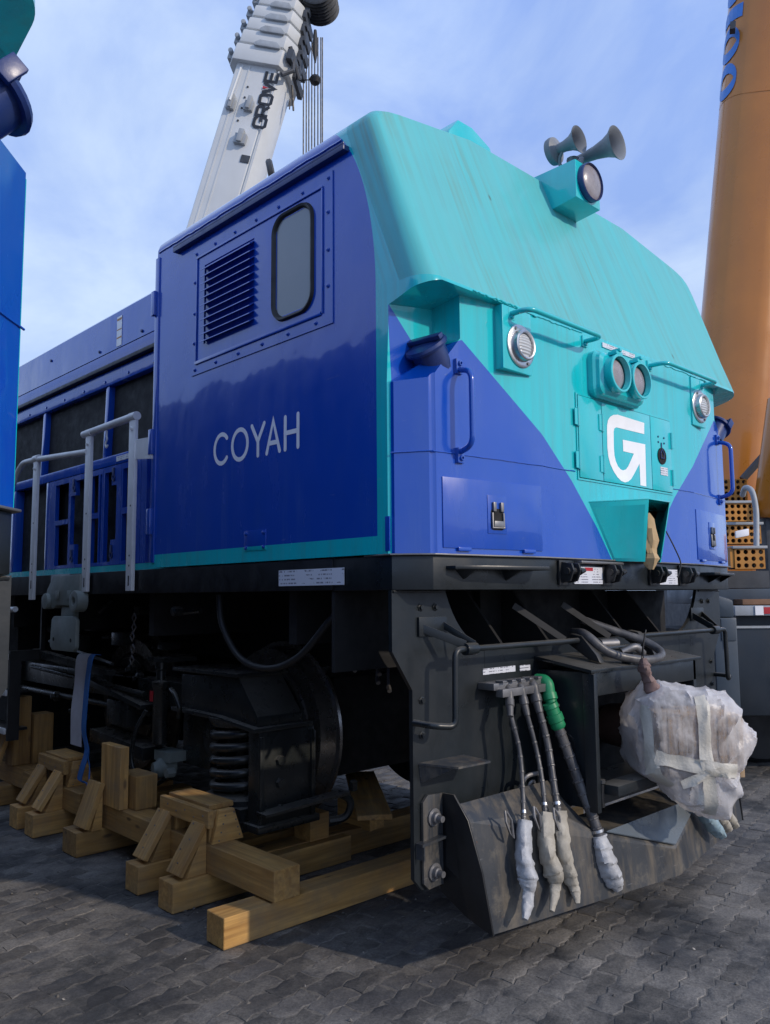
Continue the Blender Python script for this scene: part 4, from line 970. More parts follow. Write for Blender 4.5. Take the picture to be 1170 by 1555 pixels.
def hose(st, mids, end_px, yo_, tail, r_, tape, seed, elbow='hose_grey', er=.018, label=None):
    """hose from manifold; picture directions, each put on the depth of the plate or blade it hangs in front of"""
    P = [Vector(st)]+[SY(*m[:2], m[2]) for m in mids]
    path = smoothpath(P, 8)
    h = part('brake_hose', G().tube(path, r_, 10), 'hose_grey', loco, label, smooth=60)
    d = (path[6]-path[0]).normalized()
    part('elbow', G().tube(fillet([Vector(st)+Vector((0, .06, .03)), Vector(st)+Vector((0, .0, .03)), Vector(st)+d*.03], .03, 5), er, 10).lathe(Vector(st)+d*.028, d, [(0, er*1.15), (.03, er*1.15), (.034, er*.9), (.08, er*.75)], 10), elbow, h, smooth=40)
    g = G(); taped(g, [path[-3]]+[SY(*m[:2], m[2]) for m in tail], tape[1], seed)
    part('tape_wrap', g, tape[0], h, smooth=40)
    g = G()
    for i in (4, len(path)-5): g.lathe(path[i], (path[i+1]-path[i]).normalized(), [(0, r_*1.12), (0, r_*1.28), (.012, r_*1.28), (.012, r_*1.12)], 12)
    g.box(path[4].x-.004, path[4].x+.004, path[4].y-r_*1.7, path[4].y-r_*1.1, path[4].z-.006, path[4].z+.006)
    loose('hose_clamp', g, 'bright_steel', h)
    # spiral guard rings on the hose
    g = G()
    for i in range(2, len(path)-3, 3):
        t = (path[i+1]-path[i]).normalized(); g.lathe(path[i], t, [(0, r_*1.02), (.003, r_*1.14), (.010, r_*1.14), (.013, r_*1.02)], 8)
    loose('guard_ring', g, 'hose_grey', h)
    return h
hose((.628, .028, 1.112), [(776, 1085, -.005), (789, 1140, -.03), (794, 1200, -.07), (796, 1262, -.115)], None, 0,
     [(796, 1300, -.135), (803, 1335, -.155), (802, 1365, -.165), (797, 1396, -.185)], .0105, ('grey_tape', [.030, .033, .036, .040, .022, .024, .012]), 1)
hose((.715, .028, 1.118), [(800, 1082, -.0), (815, 1140, -.03), (824, 1190, -.075), (829, 1250, -.125)], None, 0,
     [(831, 1290, -.15), (842, 1325, -.165), (843, 1350, -.17), (838, 1384, -.195)], .0105, ('dirty_tape', [.032, .036, .034, .042, .024, .020, .010]), 2)
hose((.808, .028, 1.120), [(818, 1075, .0), (832, 1130, -.03), (841, 1190, -.08), (850, 1246, -.13)], None, 0,
     [(855, 1290, -.155), (866, 1330, -.17), (873, 1350, -.18), (877, 1372, -.20)], .0155, ('dirty_tape', [.034, .036, .034, .032, .022, .020, .010]), 3, er=.023)
gh = hose((.905, .020, 1.120), [(845, 1095, -.03), (862, 1140, -.06), (880, 1190, -.10), (900, 1240, -.15), (912, 1278, -.18)], None, 0,
     [(918, 1300, -.195), (930, 1330, -.215), (940, 1350, -.225)], .0235, ('grey_tape', [.034, .042, .048, .042, .018]), 5, elbow='green_plastic', er=.030)
p0, p1 = SY(835, 1068, -.012), SY(848, 1102, -.035)
g = G(); d = (p1-p0).normalized(); ln_ = (p1-p0).length
g.lathe(p0, d, [(0, .034), (.02, .037), (.025, .032), (.05, .032), (.052, .038), (.085, .038), (.09, .033), (.11, .035), (.12, .028)], 14)
part('green_coupling', g, 'green_plastic', gh, smooth=40)
for i, (a, b) in enumerate(((772, 1245), (815, 1238), (845, 1240))):
    c = SY(a, b, -.10-.02*i); rr = Vector((.012, -.004, .035))
    part('hose_chain', G().tube([c+Vector((-.02, 0, .04)), c+Vector((-.028, -.01, 0)), c+Vector((-.005, -.012, -.05)), c+Vector((.02, -.01, -.075)), c+Vector((.01, -.008, .0)), c+Vector((-.012, 0, .035))], .0055, 6), 'dull_steel', loco)
# hoses on the far side of the coupler
for k, (x, tx, ty, yy) in enumerate(((1.80, 1085, 1255, -.26), (1.88, 1095, 1245, -.20), (1.97, 1105, 1240, -.14))):
    P = smoothpath([(x, .03, 1.115), (x+.03, -.03, 1.06), (x+.08, -.06, .80), (x+.10, -.12, .60), SY(tx-25, ty-48, yy)], 7)
    h = part('brake_hose', G().tube(P, .0145, 8), 'hose_grey', loco, smooth=60)
    part('elbow', G().tube([(x, .06, 1.135), (x, .02, 1.13), (x+.01, -.005, 1.08)], .024, 8), 'hose_grey', h, smooth=50)
    part('tape_wrap', taped(G(), [P[-1]+Vector((0, 0, .01)), SY(tx-14, ty-22, yy), SY(tx, ty, yy), SY(tx+12, ty+14, yy)], [.030, .042, .040, .036, .020], 20+k), 'pale_blue_tape' if k == 0 else 'dirty_tape', h, smooth=38)
g = G().box(1.76, 2.04, .03, YP, 1.135, 1.165); part('hose_manifold', g, 'dull_steel', loco, bevel=.003)

# ---------------------------------------------------------------- long hood
HX = .25; HY1 = 13.0
hd = part('long_hood', G().prism([(HX+.06, REAR+.002, 1.72), (HX+.06, REAR+.002, 3.54), (HX+.16, REAR+.002, 3.64), (3-HX-.16, REAR+.002, 3.64), (3-HX-.06, REAR+.002, 3.54), (3-HX-.06, REAR+.002, 1.72)], (0, HY1-REAR, 0)), 'screen_dark', loco)
g = G()
g.prism([(HX-.02, 2.13, 3.305), (HX-.02, 2.13, 3.57), (HX+.01, 2.13, 3.60), (HX+.14, 2.13, 3.648), (HX+.16, 2.13, 3.645), (HX+.07, 2.13, 3.30)], (0, HY1-2.2, 0))
up = part('upper_cowl', g, 'blue_paint', hd)
loose('cowl_seam_bolt', G().lathe((HX-.02, 3.40, 3.34), (-1, 0, 0), [(0, .012), (.01, .010)], 8).lathe((HX-.02, 2.75, 3.34), (-1, 0, 0), [(0, .012), (.01, .010)], 8).lathe((HX-.02, 4.30, 3.47), (-1, 0, 0), [(0, .012), (.01, .010)], 8), 'dark_blue_paint', up)
part('lower_cowl', G().box(HX-.016, HX+.06, 2.13, HY1, 3.212, 3.302), 'blue_paint', hd, bevel=.003)
part('cowl_gutter', G().box(HX-.045, HX+.05, 2.13, HY1, 3.178, 3.205), 'chassis_black', hd, bevel=.003)
part('grille_band', G().box(HX-.008, HX+.06, 2.13, HY1, 3.065, 3.172), 'blue_paint', hd, bevel=.004)
g = G()
for k in range(7): g.lathe((HX-.008, 2.6+k*.36, 3.10), (-1, 0, 0), [(0, .011), (.008, .009)], 8)
loose('band_bolt', g, 'blue_paint', hd)
for y in (3.30, 4.46, 5.6, 6.8): part('grille_mullion', G().prism([(HX, y, 2.54), (HX, y+.05, 2.54), (HX, y+.02, 3.065), (HX, y-.03, 3.065)], (.05, 0, 0)), 'blue_paint', hd, bevel=.004)
part('grille_screen', G().box(HX+.045, HX+.058, 2.13, HY1, 2.53, 3.07), 'screen_dark', hd)
part('door_head_rail', G().box(HX-.012, HX+.06, 2.13, HY1, 2.475, 2.545), 'blue_paint', hd, bevel=.004)
part('head_rail_label', G().box(HX-.0145, HX-.0125, 2.82, 3.10, 2.492, 2.528), 'label_fine', hd)
stk = part('gauge_sticker', G().box(HX-.0235, HX-.0212, 3.05, 3.125, 3.315, 3.53), 'white_lettering', hd, 'white vertical sticker with orange bars', smooth=0)
loose('sticker_bar', G().box(HX-.0245, HX-.0236, 3.052, 3.123, 3.50, 3.515).box(HX-.0245, HX-.0236, 3.052, 3.123, 3.43, 3.437).box(HX-.0245, HX-.0236, 3.052, 3.123, 3.37, 3.380), 'step_orange', stk)
def cy_(cx, cy): return SX(cx/4.68, 640+cy/4.68, HX)
slots_px = [[(875, 925, 250, 610), (868, 920, 655, 1025)], [(800, 831, 455, 838)], [(727, 790, 300, 1030)], [(662, 706, 312, 652), (658, 700, 692, 1040)], [(556, 606, 345, 1045)], [(516, 550, 528, 874)], [(412, 494, 378, 700), (405, 486, 735, 1058)]]
holes = []
for grp in slots_px:
    for a, b, c, d in grp:
        p, q = cy_(a, c), cy_(b, d); m0, m1 = cy_((a+b)/2, c), cy_((a+b)/2, d)
        y0, y1 = sorted((p.y, q.y)); holes.append((round(y0, 3), round(y1, 3), max(1.80, round(m1.z, 3)), min(2.43, round(m0.z, 3))))
doorsp = [(2.14, 2.735), (2.74, 3.02), (3.025, 3.30), (3.305, 3.60), (3.605, 4.28)]
for y0, y1 in doorsp:
    hh = [(max(a, y0+.02), min(b, y1-.02), c, d) for a, b, c, d in holes if b > y0+.03 and a < y1-.03]
    hh = [h for h in hh if h[1]-h[0] > .02]
    dr = part('hood_door', plate_holes(G(), y0, y1, 1.775, 2.470, hh, lambda u, v, d: (HX-.010+d, u, v), .03), 'blue_paint', hd)
loose('hood_post', G().box(HX-.012, HX+.06, 4.285, 4.33, 1.775, 2.47).box(HX-.012, HX+.06, 5.0, 5.1, 1.775, 2.47).box(HX-.012, HX+.06, 6.4, 6.5, 1.775, 2.47), 'blue_paint', hd, bevel=.004)
g = G()
for cx, cy in ((822, 380), (540, 460), (803, 930), (520, 960)):
    p = cy_(cx, cy); g.lathe((HX-.010, p.y, p.z-.02), (-1, 0, 0), [(0, .024), (.008, .024), (.008, .016), (.002, .014)], 12, close=False); g.box(HX-.020, HX-.010, p.y-.014, p.y+.014, p.z, p.z+.05)
loose('door_latch', g, 'dark_blue_paint', hd)
g = G()
for y in (2.20, 2.30, 2.42, 2.52, 2.62): g.box(HX-.03, HX-.011, y, y+.012, 1.78, 2.46)
loose('door_rib', g, 'blue_paint', hd)
part('teal_stripe', G().box(HX-.018, HX+.06, 2.14, HY1, 1.722, 1.772), 'teal_paint', hd)
# ---------------------------------------------------------------- white side handrail
g = G(); px_ = -.022
ra = part('side_handrail', G().tube(fillet([(px_, 2.31, 2.648), (px_, 3.05, 2.640)], .02), .024, 12).tube(fillet([(px_, 2.98, 2.515), (px_, 3.86, 2.575), (px_, 4.16, 2.585), (px_, 4.30, 2.47), (px_, 4.62, 2.13), (px_, 4.68, 1.98), (px_, 4.66, 1.55), (px_, 4.50, 1.46), (px_, 4.18, 1.47)], .10, 6), .021, 12), 'white_rail_paint', loco, smooth=60)
for y, z1, z0 in ((2.335, 2.640, 1.590), (2.955, 2.632, 1.590), (3.86, 2.575, 1.54)):
    g = G().box(px_-.012, px_+.012, y-.037, y+.037, z0, z1)
    ps = part('rail_post', g, 'white_rail_paint', ra, bevel=.004)
    part('post_cap', G().lathe((px_, y-.04, z1+.006), (0, 1, 0), [(0, .027), (.08, .027)], 14).lathe((px_-.012, y, z1-.07), (-1, 0, 0), [(0, .012), (.012, .010)], 8), 'white_rail_paint', ps, smooth=40)
    g = G()
    for z in (2.10, 1.80, 1.74, 1.63): g.lathe((px_-.0121, y-.006, z), (-1, 0, 0), [(0, .006), (.001, .006)], 8)
    g.box(px_-.0135, px_-.0121, y-.009, y+.003, 1.62, 1.68)
    loose('post_hole', g, 'interior_dark', ps)
part('post_bracket', G().prism([(px_, 2.30, 2.50), (px_, 2.12, 2.49), (px_, 2.12, 2.36), (px_, 2.30, 2.38)], (.008, 0, 0)).box(px_, .012, 2.116, 2.124, 2.36, 2.49), 'white_rail_paint', ra)
part('chain_hook', G().tube(smoothpath([(px_, 2.70, 2.615), (px_, 2.702, 2.58), (px_, 2.695, 2.56), (px_, 2.715, 2.53), (px_, 2.70, 2.505), (px_, 2.685, 2.52)], 4), .006, 6), 'white_rail_paint', ra)
part('toe_panel', G().box(-.012, .0, 3.25, 3.55, 1.60, 1.715), 'light_grey_metal', loco)
# ---------------------------------------------------------------- lifting bracket, step ladder
g = G()
c = .0
g.prism([(c-.05, 2.985, 1.705), (c-.05, 3.42, 1.705), (c-.05, 3.53, 1.60), (c-.05, 3.52, 1.50), (c-.05, 3.40, 1.48), (c-.05, 3.36, 1.50), (c-.05, 3.08, 1.50), (c-.05, 2.98, 1.56)], (.07, 0, 0))
g.prism([(c-.035, 3.10, 1.50), (c-.035, 3.30, 1.50), (c-.035, 3.31, 1.41), (c-.035, 3.10, 1.41)], (.04, 0, 0))
g.prism([(c-.06, 3.00, 1.41), (c-.06, 3.04, 1.43), (c-.06, 3.36, 1.43), (c-.06, 3.40, 1.41), (c-.06, 3.42, 1.23), (c-.06, 3.38, 1.20), (c-.06, 3.03, 1.20), (c-.06, 3.0, 1.23)], (.03, 0, 0))
lg = part('lifting_bracket', g, 'grey_casting', loco, bevel=.012)
g = G().lathe((c-.06, 3.0, 1.53), (-1, 0, 0), [(-.05, .07), (.02, .07), (.022, .03), (-.01, .03)], 16, close=False).lathe((c-.06, 3.49, 1.53), (-1, 0, 0), [(-.05, .055), (.015, .055), (.017, .02)], 14)
for y in (3.12, 3.32): g.box(c-.062, c-.055, y-.025, y+.025, 1.545, 1.60)
loose('lug_boss', g, 'grey_casting', lg, bevel=.003)
loose('lug_hole', G().lathe((c-.0601, 3.35, 1.275), (-1, 0, 0), [(0, .014), (.001, .014)], 10).lathe((c-.0601, 3.07, 1.275), (-1, 0, 0), [(0, .014), (.001, .014)], 10), 'interior_dark', lg)
def stringer(y0, y1): return G().box(-.055, .03, y0, y1, .50, 1.16).box(.03, .20, y0, y1, 1.08, 1.16).box(.17, .20, y0, y1, 1.16, 1.57)
ld = part('step_ladder', stringer(4.16, 4.185), 'chassis_black', loco)
part('stringer', stringer(4.955, 4.98), 'chassis_black', ld)
for z in (1.13, .865, .585):
    st = part('tread', G().box(-.06, .10, 4.186, 4.954, z-.02, z), 'chassis_black', ld)
    part('tread_edge', G().box(-.078, -.061, 4.165, 4.975, z-.035, z+.008), 'white_rail_paint', st, bevel=.003)
# ---------------------------------------------------------------- bogie
bg_ = part('bogie_frame', G().prism([(.30, 2.28, 1.085), (.30, 1.66, 1.105), (.30, 1.47, .90), (.30, 1.47, .845), (.30, 2.28, .86)], (.30, 0, 0)).box(.34, .60, 2.28, 5.2, .86, 1.02).box(.34, 2.66, 2.9, 3.3, .86, 1.02), 'bogie_black', loco, bevel=.010)
part('frame_flange', G().box(.26, .62, 1.63, 2.32, 1.106, 1.126).prism([(.255, 2.32, .888), (.255, 1.82, .882), (.255, 1.44, .848), (.255, 1.44, .826), (.255, 1.82, .86), (.255, 2.32, .866)], (.40, 0, 0)), 'bogie_black', bg_, bevel=.003)
part('pedestal', G().box(.30, .68, 1.46, 1.56, .335, .822).box(.28, .70, 1.43, 1.58, .30, .34).box(.30, .33, 1.445, 1.47, .34, .80).box(.65, .68, 1.445, 1.47, .34, .80), 'bogie_black', bg_, bevel=.010)
loose('pedestal_bolt', G().lathe((.44, 1.46, .66), (0, -1, 0), [(0, .030), (.02, .026)], 6).lathe((.44, 1.46, .54), (0, -1, 0), [(0, .030), (.02, .026)], 6).lathe((.44, 1.46, .41), (0, -1, 0), [(0, .02), (.02, .018)], 6), 'bogie_black', bg_)
part('sand_bracket', G().bar((.29, 1.42, .405), (.84, 1.38, .44), .10, .014).tube(fillet([(.80, 1.40, .44), (.86, 1.34, .40), (.84, 1.36, .30), (.76, 1.42, .29)], .06), .022, 8).lathe((.90, 1.38, .44), (0, -.1, 1), [(0, .026), (.05, .024), (.06, .01)], 10), 'bogie_black', bg_)
loose('spring_seat', G().lathe((.44, 1.82, .40), (0, 0, 1), [(0, .21), (.03, .215), (.045, .18), (.05, .08)], 22).lathe((.44, 1.82, .82), (0, 0, 1), [(0, .18), (.04, .2), (.05, .2)], 22).box(.28, .60, 1.60, 2.05, .34, .40), 'bogie_black', bg_)
hp = [(.44+.165*math.cos(a), 1.82+.165*math.sin(a), .455+.37*a/(2*math.pi*5.2)) for a in [2*math.pi*5.2*i/130 for i in range(131)]]
part('coil_spring', G().tube(hp, .0245, 9), 'bogie_black', bg_, smooth=60)
part('axle_box', G().lathe((.62, 2.02, .72), (-1, 0, 0), [(0, .22), (.16, .20), (.17, .15), (.24, .14), (.26, .08)], 22).box(.40, .62, 2.10, 2.42, .52, .86), 'bogie_black', bg_, bevel=.006)
dm = part('damper', G().lathe((.30, 2.53, .62), (0, 0, 1), [(0, .02), (.02, .048), (.36, .048), (.37, .055), (.40, .055), (.41, .03), (.47, .028), (.48, .038), (.53, .038)], 18).box(.26, .5, 2.44, 2.64, 1.145, 1.17), 'bogie_black', bg_, smooth=40)
part('damper_tag', G().box(.2475, .2515, 2.535, 2.575, .90, .965), 'red_mark', dm)
part('lower_mount', G().lathe((.32, 2.47, .50), (-1, .2, 0), [(-.05, .05), (0, .062), (.05, .06), (.07, .04), (.09, .035)], 14).box(.28, .4, 2.38, 2.56, .54, .60).lathe((.27, 2.30, .50), (-1, 0, 0), [(0, .03), (.05, .028)], 8), 'grey_casting', dm, smooth=40)
g = G()
g.tube(smoothpath([(.24, 2.60, .84), (.20, 2.66, .70), (.19, 2.68, .52), (.22, 2.60, .40), (.27, 2.50, .40), (.30, 2.42, .46)], 6), .014, 8)
g.tube(smoothpath([(.22, 2.26, 1.0), (.20, 2.18, .98), (.20, 2.12, .90), (.24, 2.2, .84)], 5), .014, 8)
g.tube([(.28, 4.6, 1.0), (.28, 2.7, .93)], .018, 8); g.tube([(.34, 5, .80), (.34, 2.7, .80)], .022, 8)
loose('air_pipe', g, 'bogie_black', bg_, smooth=50)
part('far_frame', G().box(2.34, 2.66, .98, 5.2, .32, 1.06).box(1.1, 1.9, 2.5, 3.4, .42, 1.05), 'interior_dark', bg_)
part('swing_link', G().prism([(.24, 3.6, 1.0), (.24, 2.68, .865), (.24, 2.68, .835), (.24, 3.6, .95)], (.10, 0, 0)).prism([(.30, 3.55, .62), (.30, 2.75, .58), (.30, 2.75, .50), (.30, 3.55, .53)], (.2, 0, 0)).box(.26, .46, 2.9, 3.2, .70, .86), 'bogie_black', bg_, bevel=.006)
g = G(); rr = random.Random(31)
for k in range(18):
    y = rr.uniform(2.7, 4.6); z = rr.uniform(.5, 1.45); x = rr.uniform(.3, .5)
    if k % 3 == 0: g.tube([(x, y, z), (x+.05, y-rr.uniform(.1, .4), z+rr.uniform(-.1, .1))], rr.uniform(.012, .03), 8)
    elif k % 3 == 1: g.box(x, x+.1, y, y+rr.uniform(.05, .2), z, z+rr.uniform(.03, .12))
    else: g.lathe((x, y, z), (-1, 0, 0), [(0, .04), (.03, .038), (.035, .02), (.06, .018)], 10)
loose('brake_rigging', g, 'bogie_black', bg_, bevel=.003)
wprof = [(0, .15), (0, .36), (.03, .40), (.03, .465), (.03, .502), (.10, .510), (.135, .518), (.14, .545), (.165, .54), (.17, .46), (.17, .2)]
for y in (2.02, 3.85):
    for x, ax in ((.745, 1), (2.255, -1)):
        wh = part('wheel', G().lathe((x, y, .722), (ax, 0, 0), wprof, 56), 'wheel_steel' if ax == 1 else 'bogie_black', bg_, smooth=30)
        part('wheel_disc', G().lathe((x-.004*ax, y, .722), (ax, 0, 0), [(0, .12), (.0, .34), (.01, .38), (.05, .40)], 40), 'bogie_black', wh, smooth=30)
    part('axle', G().tube([(.6, y, .722), (2.4, y, .722)], .10, 14).box(1.0, 2.0, y-.35, y+.3, .45, 1.05), 'interior_dark', bg_, bevel=.02)
# underfloor hoses and cable stubs
g = G().tube(smoothpath([(.10, 1.55, 1.56), (.09, 1.50, 1.40), (.09, 1.33, 1.24), (.09, 1.08, 1.20), (.10, .85, 1.27), (.14, .66, 1.45), (.2, .55, 1.56)], 8), .017, 10)
part('underfloor_hose', g, 'rubber_black', loco, smooth=60)
g = G()
for (a, b) in ((520, 1003), (530, 1002), (552, 1008), (538, 1012), (575, 1017), (573, 1030), (590, 1042)):
    p = SX(a, b, .55); g.tube([p, p+Vector((-.02, -.03, -.02))], .012, 6); g.tube([p, p+Vector((.1, .1, .25))], .008, 5)
loose('cable_stub', g, 'dull_steel', loco)
g = G()
for y, z in ((2.75, 1.42), (2.75, 1.36), (2.77, 1.30), (2.76, 1.22), (2.77, 1.15)): g.tube([(.22, y, z+.03), (.215, y+.018, z), (.22, y, z-.03), (.225, y-.018, z), (.22, y, z+.03)], .006, 6)
loose('safety_chain', g, 'dull_steel', loco)
g = G().lathe((.14, 2.02, 1.47), (-1, 0, 0), [(0, .03), (.05, .028), (.06, .015)], 10).tube([(.2, 2.2, 1.45), (.2, 1.9, 1.47)], .014, 8).tube([(.25, 4.2, 1.22), (.15, 2.9, 1.12)], .012, 8)
g.prism([(.16, 4.3, 1.16), (.16, 3.0, 1.07), (.16, 3.0, 1.04), (.16, 4.3, 1.10)], (.06, 0, 0))
loose('pipe_run', g, 'bogie_black', loco)

# ================================================================== second locomotive, same class, one track over
def copy_tree(o, parent=None, skip=()):
    c = o.copy(); COL.objects.link(c); c.parent = parent
    for ch in list(o.children):
        if ch.name.split('.')[0] in skip: continue
        copy_tree(ch, c, skip)
    return c
loco2 = copy_tree(loco, None, ('name_letter',))
loco2.location = loco.location+Vector((-4.64, -.484, .03))
loco2['label'] = 'second blue and teal locomotive, mostly cut off, its nose corner towering over the handrail'

# ================================================================== TIMBER
def timber_obj(name, p, q, wd, h, up=(0, 0, 1), parent=None, cut=None):
    """sawn timber from p to q, grain along its length; cut = end-plane skew (dx at the top of each end)"""
    p, q = Vector(p), Vector(q); d = q-p; L_ = d.length; ax = d.normalized(); up = Vector(up)
    sd = up.cross(ax).normalized(); u2 = ax.cross(sd)
    g = G(); rr = random.Random(int((p.x*31+p.y*17+q.z*7)*1000) & 0xffff)
    n = max(1, int(L_/.3)); vs = []
    for i in range(n+1):
        x = -L_/2+L_*i/n
        for a, b in ((-1, -1), (1, -1), (1, 1), (-1, 1)):
            xx = x
            if cut and i == 0: xx += cut[0]*(b+1)/2
            if cut and i == n: xx += cut[1]*(b+1)/2
            vs.append((xx, a*wd/2+rr.uniform(-.0012, .0012), b*h/2+rr.uniform(-.0012, .0012)))
    fs = [(i*4+k, (i+1)*4+k, (i+1)*4+(k+1) % 4, i*4+(k+1) % 4) for i in range(n) for k in range(4)]+[(0, 1, 2, 3), (n*4+3, n*4+2, n*4+1, n*4)]
    g.add(vs, fs)
    o = bpy.data.objects.new(name, g.mesh(name, 'pine_timber', bevel=.003, seg=1)); COL.objects.link(o)
    M = Matrix(((ax.x, sd.x, u2.x, 0), (ax.y, sd.y, u2.y, 0), (ax.z, sd.z, u2.z, 0), (0, 0, 0, 1)))
    c = (p+q)/2
    if parent: o.parent = parent; c = c-ORG[root_of(parent).name]
    o.matrix_local = Matrix.Translation(c) @ M
    return o
B = .142
def nails(parent, pts, nrm):
    g = G()
    for p in pts: g.lathe(p, nrm, [(0, .005), (.002, .0045)], 6)
    loose('nail', g, 'dull_steel', parent)
# two ground beams crossing under the nose
for (x0, x1, y, h, lb) in ((-.215, 2.6, 1.052, .135, 'long squared timber beam on the paving with one sunlit sawn end'), (.05, 2.7, 1.66, .15, 'squared timber beam lying behind the sunlit one under the bogie')):
    o = timber_obj('timber_beam', (x0, y, h/2+.001), (x1, y-.03, h/2+.001), .145, h)
    o['label'] = lb; o['category'] = 'timber beam'; o['group'] = 'ground beams under the locomotive'
o = timber_obj('packing_block', (.72, 1.62, .151+.075), (.86, 1.62, .151+.075), .15, .148); o['label'] = 'short reddish packing block standing on a ground beam'; o['category'] = 'wood block'
o = timber_obj('loose_board', (.95, 1.25, .30), (1.6, 2.1, .32), .20, .03); o['label'] = 'pale loose board lying flat in the gloom under the nose'; o['category'] = 'board'
o2 = timber_obj('board_rest', (1.2, 1.50, .20), (1.2, 1.80, .20), .12, .168); o2['label'] = 'stub of timber holding up the loose board'; o2['category'] = 'wood block'
for q in (o2,): q.location.z = .151+.068+.002
def cradle(y0, y1, sleepers, label, post_y, gusset=True, tall=0.0):
    t = thing('timber_cradle', (.2, (y0+y1)/2, 0), label, 'timber stand', 'timber cradles along the locomotive')
    for y in sleepers:
        timber_obj('sleeper', (-.17, y, B/2+.001), (1.0, y, B/2+.001), B, B, parent=t)
    timber_obj('long_beam', (.105, y0, B*1.5+.004), (.105, y1, B*1.5+.004), .15, B, parent=t)
    zt2 = B*2+.005
    for y in post_y: timber_obj('post', (.115, y, zt2), (.115, y, .445), .13, .13, up=(0, 1, 0), parent=t)
    for y in sleepers:
        timber_obj('brace', Vector((-.125, y, B+.020)), Vector((.022, y, .385)), .125, .030, up=(-1, 0, .45), parent=t)
        g = G().prism([(-.085, y-.052, B+.003), (.028, y-.052, B+.003), (.028, y-.052, .37), (.012, y-.052, .35)], (0, .104, 0))
        part('brace_wedge', g, 'pine_timber', t, bevel=.002)
        nails(t, [(-.145+.147*k+.02*(i % 2), y-.03+.06*(i % 2), B+.05+.225*k) for i, k in enumerate((.15, .35, .6, .85))], (-1, 0, .5))
    ys = sorted(post_y)
    timber_obj('header', (.030, ys[0]-.11, .418), (.030, ys[-1]+.05, .418), .034, .088, parent=t)
    timber_obj('saddle', (.13, ys[0]-.05, .460), (.13, ys[-1]+.03, .460), .15, .026, parent=t)
    yy = ys[0]-.072
    part('gusset', G().prism([(.045, yy, B*2+.004), (.235, yy, B*2+.004), (.175, yy, .45), (.09, yy, .45)], (0, -.028, 0)), 'pine_timber', t, bevel=.002)
    nails(t, [(.085+.012*i, yy-.029, .30+.04*i) for i in range(4)]+[(.21-.012*i, yy-.029, .31+.04*i) for i in range(4)], (0, -1, 0))
    nails(t, [(.0125, ys[0]-.06+i*.09, .43-.02*(i % 2)) for i in range(5)], (-1, 0, 0))
    return t
cradle(.945, 2.98, (1.58, 1.94), 'nailed pine cradle with a notched header under the coil spring', (1.60, 1.94))
t = thing('timber_cradle', (.2, 2.8, 0), 'single tall pine post with a raking brace behind the damper', 'timber stand', 'timber cradles along the locomotive')
timber_obj('sleeper', (-.14, 2.81, B/2+.001), (1.0, 2.81, B/2+.001), .20, B, parent=t)
timber_obj('post', (.040, 2.60, B*2+.006), (.040, 2.60, .655), .26, .055, up=(1, 0, 0), parent=t)
timber_obj('side_block', (.15, 2.52, B*2+.006), (.15, 2.52, .485), .24, .14, up=(1, 0, 0), parent=t)
timber_obj('brace', (-.095, 2.75, B+.02), (.0, 2.75, .42), .17, .032, up=(-1, 0, .35), parent=t)
part('brace_wedge', G().prism([(-.06, 2.68, B+.003), (.006, 2.68, B+.003), (.006, 2.68, .40), (.0, 2.68, .40)], (0, .14, 0)), 'pine_timber', t, bevel=.002)
cradle(3.06, 4.05, (3.38, 3.66), 'low pine cradle with twin raking braces beside the hanging strap', (3.40, 3.68))
t = thing('timber_cradle', (.2, 4.4, 0), 'pine stand under the step ladder with a raking brace', 'timber stand', 'timber cradles along the locomotive')
timber_obj('sleeper', (-.12, 4.42, B/2+.001), (1.0, 4.42, B/2+.001), .16, B, parent=t)
timber_obj('long_beam', (.13, 4.08, B*1.5+.004), (.13, 5.6, B*1.5+.004), .15, B, parent=t)
timber_obj('post', (.10, 4.36, B*2+.006), (.10, 4.36, .80), .15, .13, up=(1, 0, 0), parent=t)
timber_obj('post_block', (.25, 4.33, B*2+.006), (.25, 4.33, .66), .16, .15, up=(1, 0, 0), parent=t)
timber_obj('brace', (-.09, 4.42, B+.03), (.03, 4.42, .52), .13, .035, up=(-1, 0, .4), parent=t)
# supports of the neighbouring engine
for y in (1.2, 3.4):
    t = thing('timber_cradle', (-3.2, y, 0), 'pine stand under the leading wheels of the second locomotive' if y < 2 else 'pine stand farther back below the second locomotive', 'timber stand', 'timber cradles under the second locomotive')
    timber_obj('sleeper', (-4.4, y, B/2+.001), (-2.0, y, B/2+.001), .2, B, parent=t)
    for x in (-3.98, -2.48): timber_obj('post', (x, y, B+.003), (x, y, .30 if y < 2 else .32), .2, .2, up=(1, 0, 0), parent=t)
# ---------------------------------------------------------------- lifting strap
st = thing('lashing_strap', (.12, 3.35, .2), 'white and blue webbing strap hanging from the bogie beside the cradles', 'strap')
pw = [SX(140, 993, .16), SX(128, 995, .12), SX(124, 1008, .10), SX(122, 1040, .10), SX(117, 1080, .09), SX(116, 1132, .09)]
part('white_webbing', G().ribbon(smoothpath(pw, 4), .17, (0, 1, 0), (-1, 0, .05), .004), 'strap_white', st, smooth=40)
pb = [SX(152, 994, .12), SX(140, 997, .085), SX(134, 1030, .08), SX(130, 1075, .075), SX(128, 1110, .075), SX(133, 1140, .07), SX(126, 1165, .06), SX(122, 1185, .05), SX(134, 1190, .0), SX(140, 1212, -.02)]
part('blue_webbing', G().ribbon(smoothpath(pb, 5), .10, (.15, 1, 0), (-1, 0, .05), .005), 'strap_blue', st, smooth=40)
pk = [SX(133, 1140, .065), SX(137, 1165, .06), SX(136, 1195, .02), SX(145, 1215, -.03)]
part('strap_tail', G().ribbon(smoothpath(pk, 5), .08, (.4, 1, .2), (-1, .2, .05), .005), 'strap_blue', st, smooth=40)

